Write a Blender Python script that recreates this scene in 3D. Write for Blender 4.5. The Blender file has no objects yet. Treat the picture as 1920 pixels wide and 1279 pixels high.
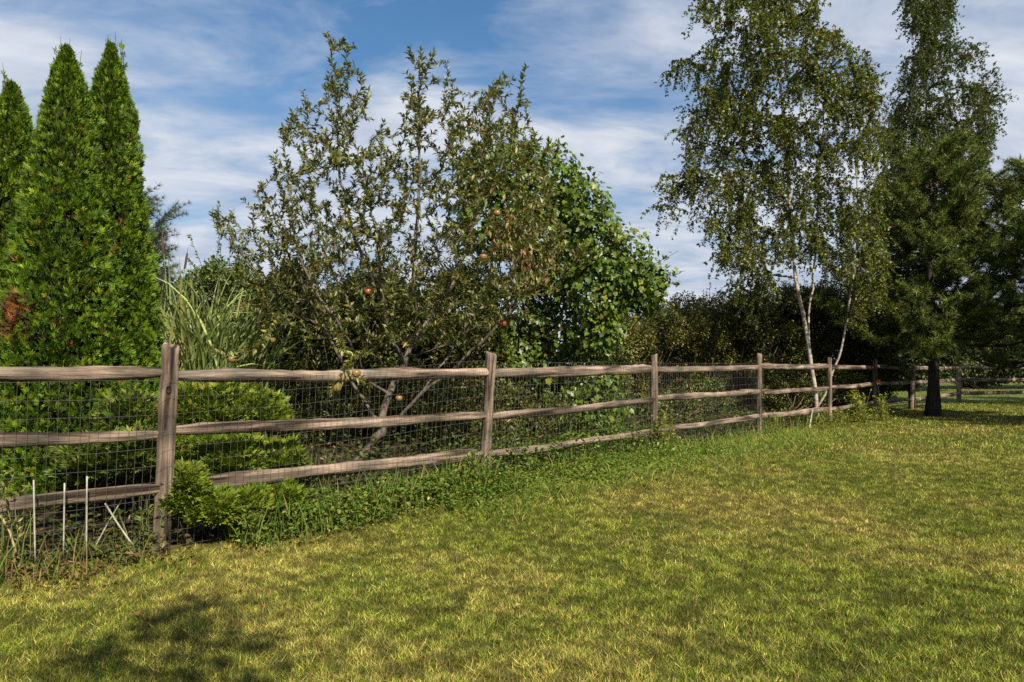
import bpy, math
import numpy as np
from mathutils import Vector

# ------------------------------------------------------------------ camera, sky, sun
SC = bpy.context.scene
COL = SC.collection
F, CX, HY, EYE = 1300.0, 960.0, 690.0, 1.2          # focal length and horizon row of the photograph (pixels), eye height (m)
cam_d = bpy.data.cameras.new('camera')
cam = bpy.data.objects.new('camera', cam_d)
COL.objects.link(cam)
cam.location = (0, 0, EYE)
cam.rotation_euler = (math.radians(90), 0, 0)
cam_d.sensor_width = 36.0
cam_d.lens = 36.0 * F / 1920.0
cam_d.shift_y = (HY - 639.5) / 1920.0
cam_d.clip_end = 3000
SC.camera = cam

SUN_AZ = math.atan2(0.46, -0.89)
SUN_EL = math.radians(42)
sun_dir = Vector((math.sin(SUN_AZ) * math.cos(SUN_EL), math.cos(SUN_AZ) * math.cos(SUN_EL), math.sin(SUN_EL)))
sl = bpy.data.lights.new('sun', 'SUN')
sl.energy = 5.0
sl.angle = math.radians(0.8)
sl.color = (1.0, 0.88, 0.66)
so = bpy.data.objects.new('sun', sl)
COL.objects.link(so)
so.rotation_euler = (-sun_dir).to_track_quat('-Z', 'Y').to_euler()
so.location = (0, -5, 20)

W = bpy.data.worlds.new('World')
SC.world = W
W.use_nodes = True
nt = W.node_tree
nt.nodes.clear()
def wn(t, **k):
    n = nt.nodes.new(t)
    for a, b in k.items():
        setattr(n, a, b)
    return n
sky = wn('ShaderNodeTexSky', sky_type='NISHITA', sun_disc=False, sun_elevation=SUN_EL, sun_rotation=SUN_AZ,
         air_density=1.2, dust_density=0.6, ozone_density=2.5)
tc = wn('ShaderNodeTexCoord')
sep = wn('ShaderNodeSeparateXYZ')
nt.links.new(tc.outputs['Generated'], sep.inputs[0])
def wmath(op, a, b=None, clamp=False):
    n = wn('ShaderNodeMath', operation=op, use_clamp=clamp)
    for i, v in enumerate((a, b)):
        if v is None:
            continue
        if isinstance(v, (int, float)):
            n.inputs[i].default_value = v
        else:
            nt.links.new(v, n.inputs[i])
    return n.outputs[0]
zz = wmath('ADD', wmath('MAXIMUM', sep.outputs[2], 0.0), 0.16)
u = wmath('DIVIDE', sep.outputs[0], zz)
v = wmath('DIVIDE', sep.outputs[1], zz)
comb = wn('ShaderNodeCombineXYZ')
nt.links.new(u, comb.inputs[0]); nt.links.new(v, comb.inputs[1])
def cloud(rot, scale, loc, nscale, detail, rough, dist):
    mp = wn('ShaderNodeMapping')
    mp.inputs['Rotation'].default_value = (0, 0, math.radians(rot))
    mp.inputs['Scale'].default_value = scale
    mp.inputs['Location'].default_value = loc
    nt.links.new(comb.outputs[0], mp.inputs[0])
    nz = wn('ShaderNodeTexNoise')
    nz.inputs['Scale'].default_value = nscale
    nz.inputs['Detail'].default_value = detail
    nz.inputs['Roughness'].default_value = rough
    nz.inputs['Distortion'].default_value = dist
    nt.links.new(mp.outputs[0], nz.inputs['Vector'])
    return nz.outputs[0]
c1 = cloud(-35, (0.75, 1.0, 1), (4.3, 1.2, 0), 1.1, 8, 0.52, 0.35)
c2 = cloud(24, (0.9, 1.5, 1), (1.4, 7.7, 0), 2.4, 10, 0.60, 0.4)
cs = wmath('ADD', wmath('MULTIPLY', c1, 0.62), wmath('MULTIPLY', c2, 0.44))
def opening(cx, cy, rot, rx, ry, amt):
    """a soft gap in the cloud sheet"""
    mp = wn('ShaderNodeMapping', vector_type='TEXTURE')
    mp.inputs['Location'].default_value = (cx, cy, 0)
    mp.inputs['Rotation'].default_value = (0, 0, math.radians(rot))
    mp.inputs['Scale'].default_value = (rx, ry, 1)
    nt.links.new(comb.outputs[0], mp.inputs[0])
    ln = wn('ShaderNodeVectorMath', operation='LENGTH')
    nt.links.new(mp.outputs[0], ln.inputs[0])
    d = wmath('SUBTRACT', 1.0, ln.outputs['Value'], True)
    return wmath('MULTIPLY', d, amt)
for a_ in ((-0.60, 1.42, 25, 0.6, 0.26, -0.05), (0.16, 1.62, 20, 0.72, 0.42, -0.085), (0.62, 2.15, 10, 0.5, 0.22, -0.10), (-0.75, 2.3, 10, 0.6, 0.5, 0.14), (0.45, 2.6, 0, 0.8, 0.4, 0.08), (-1.15, 1.75, 0, .35, .45, .10), (-1.15, 1.35, 0, .5, .3, .09), (-.35, 1.9, 10, .5, .25, .07)):
    cs = wmath('ADD', cs, opening(*a_))
ramp = wn('ShaderNodeValToRGB')
ramp.color_ramp.elements[0].position = 0.40
ramp.color_ramp.elements[0].color = (0.04, 0.04, 0.04, 1)
ramp.color_ramp.elements[1].position = 0.60
ramp.color_ramp.elements[1].color = (0.9, 0.9, 0.9, 1)
nt.links.new(cs, ramp.inputs[0])
low = wmath('MULTIPLY', wmath('SUBTRACT', 0.40, sep.outputs[2], True), 2.2, True)     # more cloud towards the horizon
fac = wmath('ADD', ramp.outputs[0], low, True)
fac = wmath('MULTIPLY', fac, 0.93)
mix = wn('ShaderNodeMix', data_type='RGBA')
nt.links.new(fac, mix.inputs[0])
hs = wn('ShaderNodeHueSaturation')
hs.inputs['Saturation'].default_value = 1.28
hs.inputs['Value'].default_value = 0.85
nt.links.new(sky.outputs[0], hs.inputs['Color'])
nt.links.new(hs.outputs[0], mix.inputs[6])
cram = wn('ShaderNodeValToRGB')
cram.color_ramp.elements[0].position = 0.35
cram.color_ramp.elements[0].color = (2.9, 3.45, 4.5, 1)
cram.color_ramp.elements[1].position = 0.68
cram.color_ramp.elements[1].color = (5.5, 5.7, 6.1, 1)
nt.links.new(c2, cram.inputs[0])
nt.links.new(cram.outputs[0], mix.inputs[7])
bg = wn('ShaderNodeBackground')
bg.inputs[1].default_value = 0.08
nt.links.new(mix.outputs[2], bg.inputs[0])
wo = wn('ShaderNodeOutputWorld')
nt.links.new(bg.outputs[0], wo.inputs[0])

SC.view_settings.view_transform = 'Standard'
SC.view_settings.look = 'None'
SC.view_settings.exposure = 0.85
SC.view_settings.gamma = 1.0
SC.cycles.use_denoising = False
SC.cycles.max_bounces = 6
SC.cycles.diffuse_bounces = 3
SC.cycles.transmission_bounces = 4
SC.cycles.caustics_reflective = False
SC.cycles.caustics_refractive = False

# ------------------------------------------------------------------ helpers
def P(px, py, d):
    return np.array([(px - CX) / F * d, d, EYE + (HY - py) / F * d])

def smooth(a, b, x):
    t = np.clip((np.asarray(x, float) - a) / (b - a), 0, 1)
    return t * t * (3 - 2 * t)

_grid = np.random.default_rng(77).random((256, 256))
def vnoise(x, y):
    x = np.asarray(x, float); y = np.asarray(y, float)
    xi = np.floor(x).astype(int); yi = np.floor(y).astype(int)
    fx = x - xi; fy = y - yi
    fx = fx * fx * (3 - 2 * fx); fy = fy * fy * (3 - 2 * fy)
    g = lambda a, b: _grid[a % 256, b % 256]
    return (g(xi, yi) * (1 - fx) + g(xi + 1, yi) * fx) * (1 - fy) + (g(xi, yi + 1) * (1 - fx) + g(xi + 1, yi + 1) * fx) * fy

def fbm(x, y, o=3):
    s = 0; a = 0.5; t = 0
    for i in range(o):
        s = s + a * vnoise(x * 2 ** i + 17.3 * i, y * 2 ** i + 5.1 * i); t += a; a *= 0.55
    return s / t

def gz(x, y):
    x = np.asarray(x, float); y = np.asarray(y, float)
    return 0.20 * smooth(4.4, 7.5, y) + 0.02 * (fbm(x * 0.45 + 9, y * 0.45 + 3, 2) - 0.5) * smooth(2, 5, y)

def unit(a):
    return a / np.maximum(np.linalg.norm(a, axis=-1, keepdims=True), 1e-9)

class Geo:
    """Triangles with a colour per vertex."""
    def __init__(s):
        s.V = []; s.T = []; s.C = []; s.n = 0
    def add(s, V, T, C):
        V = np.asarray(V, float).reshape(-1, 3); T = np.asarray(T, int).reshape(-1, 3)
        C = np.asarray(C, float)
        if C.ndim == 1:
            C = np.tile(C, (len(V), 1))
        s.V.append(V); s.T.append(T + s.n); s.C.append(C); s.n += len(V)
    def leaves(s, Pn, D, N, L, Wd, C, fold=0.25, droop=0.12, mid=0.42, flat=False):
        n = len(Pn)
        if n == 0:
            return
        D = unit(D); S = unit(np.cross(D, N)); N = np.cross(S, D)
        L = np.broadcast_to(np.asarray(L, float), (n,))[:, None]; Wd = np.broadcast_to(np.asarray(Wd, float), (n,))[:, None]
        m = Pn + D * L * mid + N * Wd * fold
        if flat:
            V = np.stack([Pn, m + S * Wd * .5, Pn + D * L - N * L * droop, m - S * Wd * .5], 1).reshape(-1, 3)
            T = (np.arange(n)[:, None, None] * 4 + np.array([[0, 1, 2], [0, 2, 3]])[None]).reshape(-1, 3)
            s.add(V, T, np.repeat(C, 4, axis=0))
            return
        V = np.stack([Pn, m + S * Wd * .5, Pn + D * L - N * L * droop, m - S * Wd * .5, Pn + D * L * mid], 1).reshape(-1, 3)
        b = np.arange(n)[:, None, None] * 5
        T = (b + np.array([[0, 1, 4], [1, 2, 4], [4, 2, 3], [0, 4, 3]])[None]).reshape(-1, 3)
        s.add(V, T, np.repeat(C, 5, axis=0))
    def tris(s, A, B, Ct, C):
        n = len(A)
        V = np.stack([A, B, Ct], 1).reshape(-1, 3)
        s.add(V, np.arange(3 * n).reshape(-1, 3), np.repeat(C, 3, axis=0))
    def shape(s, Pn, D, N, size, outline, C, cup=0.15):
        """a flat leaf of any outline (2-D points, tip at +x), fanned from its middle"""
        n = len(Pn); k = len(outline)
        D = unit(D); S = unit(np.cross(D, N)); N = np.cross(S, D)
        size = np.broadcast_to(np.asarray(size, float), (n,))[:, None]
        o = np.asarray(outline, float)
        cols = [Pn + D * size * 0.45]
        for (a, b_) in o:
            cols.append(Pn + D * size * a + S * size * b_ + N * size * cup * (abs(b_) - 0.8 * max(a - .6, 0)))
        V = np.stack(cols, 1).reshape(-1, 3)
        b = np.arange(n)[:, None, None] * (k + 1)
        T = (b + np.array([[0, 1 + i, 1 + (i + 1) % k] for i in range(k)])[None]).reshape(-1, 3)
        s.add(V, T, np.repeat(C, k + 1, axis=0))
    def tube(s, pts, rad, sides, C, cap=True):
        pts = np.asarray(pts, float); n = len(pts)
        if n < 2:
            return
        rad = np.broadcast_to(np.asarray(rad, float), (n,))
        t = np.gradient(pts, axis=0); t = unit(t)
        ref = np.array([0.31, 0.87, 0.13]) if abs(t[0][2]) > .5 else np.array([0.1, 0.2, 1.0])
        a = unit(np.cross(t, ref)); b = np.cross(t, a)
        ang = np.arange(sides) / sides * 2 * math.pi
        V = pts[:, None] + rad[:, None, None] * (a[:, None] * np.cos(ang)[None, :, None] + b[:, None] * np.sin(ang)[None, :, None])
        V = V.reshape(-1, 3)
        i = np.arange(n - 1)[:, None] * sides; j = np.arange(sides)[None]; j2 = (j + 1) % sides
        q = np.stack([i + j, i + j2, i + sides + j2, i + sides + j], -1).reshape(-1, 4)
        T = np.concatenate([q[:, [0, 1, 2]], q[:, [0, 2, 3]]])
        if cap:
            V = np.concatenate([V, pts[-1:] + t[-1:] * rad[-1] * .3, pts[:1]])
            e = (n - 1) * sides
            capT = [[e + k, e + (k + 1) % sides, n * sides] for k in range(sides)] + [[(k + 1) % sides, k, n * sides + 1] for k in range(sides)]
            T = np.concatenate([T, np.array(capT)])
        s.add(V, T, C)
    def build(s, name, mat, parent=None, smooth_shade=False):
        V = np.concatenate(s.V); T = np.concatenate(s.T); C = np.concatenate(s.C)
        if parent is not None:
            V = V - np.array(parent.location)
        me = bpy.data.meshes.new(name)
        me.vertices.add(len(V)); me.vertices.foreach_set('co', V.astype(np.float32).ravel())
        me.loops.add(len(T) * 3); me.loops.foreach_set('vertex_index', T.astype(np.int32).ravel())
        me.polygons.add(len(T)); me.polygons.foreach_set('loop_start', np.arange(len(T), dtype=np.int32) * 3)
        if smooth_shade:
            me.polygons.foreach_set('use_smooth', np.ones(len(T), dtype=bool))
        at = me.attributes.new('tint', 'FLOAT_COLOR', 'POINT')
        at.data.foreach_set('color', np.concatenate([C, np.ones((len(C), 1))], 1).astype(np.float32).ravel())
        me.update(); me.validate()
        me.materials.append(mat)
        o = bpy.data.objects.new(name, me)
        COL.objects.link(o)
        if parent is not None:
            o.parent = parent
        return o

def tag(o, label=None, cat=None, group=None, kind=None):
    if label: o['label'] = label
    if cat: o['category'] = cat
    if group: o['group'] = group
    if kind: o['kind'] = kind
    return o

def thing(name, loc, label, cat, group=None):
    o = bpy.data.objects.new(name, None)
    COL.objects.link(o)
    o.location = tuple(float(c) for c in loc)
    o.empty_display_size = 0.2
    return tag(o, label, cat, group)

def pick(rng, n, palette, jit=0.18):
    """palette: list of (weight, rgb)"""
    w = np.array([p[0] for p in palette], float); w /= w.sum()
    c = np.array([p[1] for p in palette], float)
    i = rng.choice(len(c), n, p=w)
    return c[i] * (1 + jit * rng.standard_normal((n, 1))).clip(.45, 1.7) * (1 + .06 * rng.standard_normal((n, 3)))

def rdir(rng, n):
    return unit(rng.standard_normal((n, 3)))

# ------------------------------------------------------------------ materials
def leaf_mat(name, trans=0.35, rough=0.5, spec=0.35, tcol=(1.25, 1.3, 0.55)):
    m = bpy.data.materials.new(name); m.use_nodes = True
    n = m.node_tree.nodes; l = m.node_tree.links
    p = n['Principled BSDF']
    a = n.new('ShaderNodeAttribute'); a.attribute_name = 'tint'
    geo = n.new('ShaderNodeNewGeometry')
    nz = n.new('ShaderNodeTexNoise'); nz.inputs['Scale'].default_value = 35; nz.inputs['Detail'].default_value = 2
    l.new(geo.outputs['Position'], nz.inputs['Vector'])
    mr = n.new('ShaderNodeMapRange'); mr.inputs['To Min'].default_value = .75; mr.inputs['To Max'].default_value = 1.25
    l.new(nz.outputs[0], mr.inputs[0])
    mu = n.new('ShaderNodeVectorMath'); mu.operation = 'SCALE'
    l.new(a.outputs['Color'], mu.inputs[0]); l.new(mr.outputs[0], mu.inputs['Scale'])
    l.new(mu.outputs[0], p.inputs['Base Color'])
    p.inputs['Roughness'].default_value = rough
    p.inputs['Specular IOR Level'].default_value = spec
    if trans > 0:
        t = n.new('ShaderNodeBsdfTranslucent')
        v = n.new('ShaderNodeVectorMath'); v.operation = 'MULTIPLY'
        v.inputs[1].default_value = tcol
        l.new(mu.outputs[0], v.inputs[0]); l.new(v.outputs[0], t.inputs[0])
        mx = n.new('ShaderNodeMixShader'); mx.inputs[0].default_value = trans
        l.new(p.outputs[0], mx.inputs[1]); l.new(t.outputs[0], mx.inputs[2])
        l.new(mx.outputs[0], n['Material Output'].inputs[0])
    return m

def bark_mat(name, c1, c2, scale=(30, 30, 5), bump=0.5, rough=0.9, mid=0.5):
    m = bpy.data.materials.new(name); m.use_nodes = True
    n = m.node_tree.nodes; l = m.node_tree.links
    p = n['Principled BSDF']
    tcn = n.new('ShaderNodeTexCoord'); mp = n.new('ShaderNodeMapping'); mp.inputs['Scale'].default_value = scale
    oi = n.new('ShaderNodeObjectInfo')
    ad = n.new('ShaderNodeVectorMath'); ad.operation = 'ADD'
    l.new(tcn.outputs['Object'], mp.inputs[0]); l.new(mp.outputs[0], ad.inputs[0])
    sc_ = n.new('ShaderNodeMath'); sc_.operation = 'MULTIPLY'; sc_.inputs[1].default_value = 60
    l.new(oi.outputs['Random'], sc_.inputs[0]); l.new(sc_.outputs[0], ad.inputs[1])
    nz = n.new('ShaderNodeTexNoise'); nz.inputs['Scale'].default_value = 1; nz.inputs['Detail'].default_value = 9; nz.inputs['Roughness'].default_value = .65
    l.new(ad.outputs[0], nz.inputs['Vector'])
    r = n.new('ShaderNodeValToRGB')
    r.color_ramp.elements[0].position = mid - .17; r.color_ramp.elements[0].color = (*c1, 1)
    r.color_ramp.elements[1].position = mid + .17; r.color_ramp.elements[1].color = (*c2, 1)
    l.new(nz.outputs[0], r.inputs[0]); l.new(r.outputs[0], p.inputs['Base Color'])
    p.inputs['Roughness'].default_value = rough
    p.inputs['Specular IOR Level'].default_value = .2
    b = n.new('ShaderNodeBump'); b.inputs['Strength'].default_value = bump; b.inputs['Distance'].default_value = .02
    l.new(nz.outputs[0], b.inputs['Height']); l.new(b.outputs[0], p.inputs['Normal'])
    return m, r, nz, ad, mp

def wood_mat(name, axis):
    """weathered split timber, grain along the given local axis"""
    s = [34, 34, 34]; s[axis] = 1.6
    m, r, nz, ad, mp = bark_mat(name, (0.010, 0.008, 0.007), (0.35, 0.315, 0.285), tuple(s), 1.0, .85, .47)
    n = m.node_tree.nodes; l = m.node_tree.links
    e = r.color_ramp.elements.new(.41); e.color = (0.145, 0.122, 0.108, 1)
    # broad grey / reddish blotches of weathering
    tcn = n.new('ShaderNodeTexCoord')
    b = n.new('ShaderNodeTexNoise'); b.inputs['Scale'].default_value = 3.0; b.inputs['Detail'].default_value = 5
    oi = n.new('ShaderNodeObjectInfo'); va = n.new('ShaderNodeVectorMath'); va.operation = 'ADD'
    l.new(tcn.outputs['Object'], va.inputs[0])
    q = n.new('ShaderNodeMath'); q.operation = 'MULTIPLY'; q.inputs[1].default_value = 23
    l.new(oi.outputs['Random'], q.inputs[0]); l.new(q.outputs[0], va.inputs[1]); l.new(va.outputs[0], b.inputs['Vector'])
    rr = n.new('ShaderNodeValToRGB')
    rr.color_ramp.elements[0].position = .35; rr.color_ramp.elements[0].color = (0.40, 0.42, 0.40, 1)
    rr.color_ramp.elements[1].position = .65; rr.color_ramp.elements[1].color = (1.12, 1.03, 0.98, 1)
    l.new(b.outputs[0], rr.inputs[0])
    mx = n.new('ShaderNodeMix'); mx.data_type = 'RGBA'; mx.blend_type = 'MULTIPLY'; mx.inputs[0].default_value = 1
    l.new(r.outputs[0], mx.inputs[6]); l.new(rr.outputs[0], mx.inputs[7])
    # long dark checks and pale ridges of the split timber
    mp2 = n.new('ShaderNodeMapping'); s2 = [16, 16, 16]; s2[axis] = 1.1; mp2.inputs['Scale'].default_value = s2
    l.new(va.outputs[0], mp2.inputs[0])
    ck = n.new('ShaderNodeTexNoise'); ck.inputs['Scale'].default_value = 1; ck.inputs['Detail'].default_value = 6; ck.inputs['Distortion'].default_value = .6
    l.new(mp2.outputs[0], ck.inputs['Vector'])
    cr = n.new('ShaderNodeValToRGB')
    cr.color_ramp.elements[0].position = .36; cr.color_ramp.elements[0].color = (0.16, 0.13, 0.115, 1)
    cr.color_ramp.elements[1].position = .60; cr.color_ramp.elements[1].color = (1.25, 1.18, 1.12, 1)
    e2 = cr.color_ramp.elements.new(.44); e2.color = (0.74, 0.66, 0.62, 1)
    l.new(ck.outputs[0], cr.inputs[0])
    m2 = n.new('ShaderNodeMix'); m2.data_type = 'RGBA'; m2.blend_type = 'MULTIPLY'; m2.inputs[0].default_value = 1
    l.new(mx.outputs[2], m2.inputs[6]); l.new(cr.outputs[0], m2.inputs[7])
    l.new(m2.outputs[2], n['Principled BSDF'].inputs['Base Color'])
    return m

def plain_mat(name, col, rough=.6, metal=0, var=.3, scale=20):
    m = bpy.data.materials.new(name); m.use_nodes = True
    n = m.node_tree.nodes; l = m.node_tree.links
    p = n['Principled BSDF']
    tcn = n.new('ShaderNodeTexCoord'); nz = n.new('ShaderNodeTexNoise'); nz.inputs['Scale'].default_value = scale; nz.inputs['Detail'].default_value = 4
    l.new(tcn.outputs['Object'], nz.inputs['Vector'])
    r = n.new('ShaderNodeValToRGB')
    r.color_ramp.elements[0].position = .3; r.color_ramp.elements[0].color = (*[c * (1 - var) for c in col], 1)
    r.color_ramp.elements[1].position = .7; r.color_ramp.elements[1].color = (*[min(c * (1 + var), 1) for c in col], 1)
    l.new(nz.outputs[0], r.inputs[0]); l.new(r.outputs[0], p.inputs['Base Color'])
    p.inputs['Roughness'].default_value = rough; p.inputs['Metallic'].default_value = metal
    return m

M_LEAF = leaf_mat('broad_leaf', .30, .45, .45)
M_GLOSS = leaf_mat('vine_leaf', .34, .42, .45)
M_CONIFER = leaf_mat('conifer_spray', .18, .6, .25)
M_NEEDLE = leaf_mat('pine_needle', .12, .55, .3)
M_GRASS = leaf_mat('grass_blade', .30, .6, .25, (1.2, 1.2, .6))
M_TINT = leaf_mat('tinted_solid', 0, .7, .2)
M_BARK = bark_mat('grey_bark', (0.025, 0.02, 0.017), (0.20, 0.17, 0.145), (26, 26, 12), 1.0)[0]
M_DARKSTEM = bark_mat('dark_vine_stem', (0.012, 0.009, 0.007), (0.05, 0.036, 0.028), (30, 30, 30), .6)[0]
M_TWIG = bark_mat('brown_twig', (0.05, 0.035, 0.025), (0.16, 0.115, 0.085), (30, 30, 30), .4)[0]
M_PINEBARK = bark_mat('dark_pine_bark', (0.012, 0.010, 0.010), (0.055, 0.045, 0.042), (18, 18, 4), 1.0)[0]
M_BIRCH = bark_mat('white_birch_bark', (0.04, 0.034, 0.03), (0.40, 0.355, 0.30), (5, 5, 26), .5, .75, .40)[0]
M_POST = wood_mat('weathered_post_timber', 2)
M_RAIL = wood_mat('weathered_rail_timber', 0)
M_WIRE = plain_mat('galvanised_wire', (0.11, 0.108, 0.10), .6, .2)
M_STAKE = plain_mat('pale_fibreglass', (0.27, 0.27, 0.235), .7, 0, .5, 22)
M_APPLE = leaf_mat('apple_skin', 0, .35, .5)

# ------------------------------------------------------------------ setting: ground
FX = np.array([-7.2, -4.30, -2.25, -0.21, 1.717, 3.78, 5.79, 7.75, 9.80, 13.3, 20.5, 40])
FY = np.array([-0.3, 2.55, 4.57, 6.49, 8.36, 10.60, 12.66, 14.8, 17.0, 20.5, 21.0, 22])
def fence_y(x):
    return np.interp(x, FX, FY)

def axis_coords(lo, hi, c, fine, growth, limit):
    out = [c]; st = fine
    while out[-1] < hi:
        out.append(out[-1] + st)
        if out[-1] > c + limit: st *= growth
    a = [c]; st = fine
    while a[-1] > lo:
        a.append(a[-1] - st)
        if a[-1] < c - limit: st *= growth
    return np.array(a[:0:-1] + out)

xs = axis_coords(-500, 500, 0, .14, 1.12, 9)
ys = axis_coords(-60, 900, 7, .14, 1.10, 9)
X, Y = np.meshgrid(xs, ys)
Vg = np.stack([X, Y, gz(X, Y)], -1).reshape(-1, 3)
nx, ny = len(xs), len(ys)
ii, jj = np.meshgrid(np.arange(nx - 1), np.arange(ny - 1))
q0 = (jj * nx + ii).ravel()
Tg = np.concatenate([np.stack([q0, q0 + 1, q0 + nx + 1], 1), np.stack([q0, q0 + nx + 1, q0 + nx], 1)])

def dry(x, y):
    """how straw-coloured the turf is, 0 to 1"""
    d = fbm(x * .55 + 31, y * .55 + 11, 3) * .55 + fbm(x * 1.9 + 3, y * 1.9 + 7, 3) * .45
    d = smooth(.36, .68, d)
    near = np.exp(-np.abs(y - fence_y(x)) / .5)
    lush = smooth(0.2, 1.2, x) * smooth(1.9, .7, fence_y(x) - y) * smooth(5.5, 4.0, x)     # clover belt along the middle of the fence
    return np.clip(d * (1 - .85 * lush) + .1 * near * (x < -1.2), 0, 1)

G = Geo()
dv = dry(Vg[:, 0], Vg[:, 1])[:, None]
soil = np.array([0.052, 0.062, 0.010]) * (1 - dv) + np.array([0.09, 0.074, 0.02]) * dv
far = smooth(14, 26, Vg[:, 1])[:, None]
soil = soil * (1 - far) + (np.array([0.085, 0.115, 0.026]) * (1 - dv * .4) + np.array([.13, .11, .04]) * dv * .4) * far
G.add(Vg, Tg, soil)
m_ground = leaf_mat('turf_soil', 0, .95, .1)
tag(G.build('ground', m_ground, smooth_shade=True), kind='structure')

# garden bed behind the fence: bare dark mulch
tt = np.linspace(-6.5, 6.3, 110); ss = np.linspace(0, 1, 60) ** 1.5 * 13
A, B = np.meshgrid(tt, ss)
bx = A - B * .35 - .05; by = fence_y(A) + .12 + B * .94
wob = .14 * (vnoise(A * 2.1, A * 0 + 3) - .5) * (B < .01)
by = by + wob
Vb = np.stack([bx, by, gz(bx, by) + .022], -1).reshape(-1, 3)
ii, jj = np.meshgrid(np.arange(109), np.arange(59)); q0 = (jj * 110 + ii).ravel()
G = Geo()
G.add(Vb, np.concatenate([np.stack([q0, q0 + 1, q0 + 111], 1), np.stack([q0, q0 + 111, q0 + 110], 1)]), np.array([.03, .022, .016]))
M_MULCH = bark_mat('dark_mulch', (0.010, 0.008, 0.006), (0.055, 0.038, 0.026), (40, 40, 40), 1.0, .95)[0]
tag(G.build('garden_bed', M_MULCH, smooth_shade=True), kind='structure')

# ------------------------------------------------------------------ lawn: mown grass blades
def blades(G, x, y, h, w, c, rng, lean=.6, seg=2):
    n = len(x)
    base = np.stack([x, y, gz(x, y) - .004], 1)
    az = rng.random(n) * 2 * math.pi
    s = np.stack([np.cos(az), np.sin(az), np.zeros(n)], 1)
    az2 = rng.random(n) * 2 * math.pi
    b = np.stack([np.cos(az2), np.sin(az2), np.zeros(n)], 1) * (lean * rng.random(n) * h)[:, None]
    up = np.zeros((n, 3)); up[:, 2] = h
    hw = (w * .5)[:, None]
    if seg == 1:
        G.tris(base - s * hw, base + s * hw, base + up + b, c)
    else:
        m = base + up * .55 + b * .3
        V = np.stack([base - s * hw, base + s * hw, m + s * hw * .8, m - s * hw * .8, base + up * .95 + b], 1).reshape(-1, 3)
        k = np.arange(n)[:, None, None] * 5
        T = (k + np.array([[0, 1, 2], [0, 2, 3], [3, 2, 4]])[None]).reshape(-1, 3)
        G.add(V, T, np.repeat(c, 5, axis=0))

rng = np.random.default_rng(5)
GRN = np.array([0.080, 0.130, 0.012]); STRAW = np.array([0.37, 0.305, 0.095]); LIME = np.array([0.185, 0.222, 0.026]); OLV = np.array([0.090, 0.102, 0.016])
def lawn_col(x, y):
    d = dry(x, y)
    n = len(x)
    r = rng.random(n)
    p_straw = .13 + .40 * d
    c = np.where((r < p_straw)[:, None], STRAW, np.where((rng.random(n) < .45)[:, None], LIME, np.where((rng.random(n) < .6)[:, None], GRN, OLV)))
    return c * (.55 + .95 * smooth(.25, .75, .8 * vnoise(x * 19 + 3, y * 19 + 1) + .2 * vnoise(x * 6, y * 6 + 8)))[:, None] * (1 + .38 * rng.standard_normal((n, 1))).clip(.5, 1.6)
G = Geo()
def scatter(n, y0, y1, power, spread):
    yy = (y0 ** power + rng.random(n) * (y1 ** power - y0 ** power)) ** (1 / power)
    xx = (rng.random(n) * 2 - 1) * yy * spread
    return xx, yy
xx, yy = scatter(820000, 2.3, 8.0, .8, .92)
k = yy < fence_y(xx) - .02
xx, yy = xx[k], yy[k]
tuft = smooth(.15, .85, fbm(xx * 11, yy * 11, 2))
k = rng.random(len(xx)) < (.55 + .8 * tuft)
xx, yy, tuft = xx[k], yy[k], tuft[k]
blades(G, xx, yy, (.015 + .017 * rng.random(len(xx))) * (.75 + .5 * tuft), .0034 + .0006 * yy * rng.random(len(xx)), lawn_col(xx, yy), rng, 1.7, 1)
xx, yy = scatter(360000, 7.5, 26, .55, .85)
k = yy < fence_y(xx) - .02
xx, yy = xx[k], yy[k]
tuft = smooth(.22, .78, fbm(xx * 6, yy * 6, 2))
blades(G, xx, yy, (.018 + .022 * rng.random(len(xx))) * (.7 + .6 * tuft), .004 + .0007 * yy, lawn_col(xx, yy), rng, 1.2, 1)
xx, yy = scatter(50000, 17, 60, .5, .9)
k = (yy > fence_y(xx)) & (xx > 8)
xx, yy = xx[k], yy[k]
blades(G, xx, yy, .03 + .05 * rng.random(len(xx)), .012 + .0006 * yy, pick(rng, len(xx), [(1, (.10, .16, .03)), (.6, (.17, .19, .04))]), rng, .8, 1)
tag(G.build('lawn_grass', M_GRASS), 'short mown lawn of mixed green and straw yellow grass', 'lawn', kind='stuff')

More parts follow.
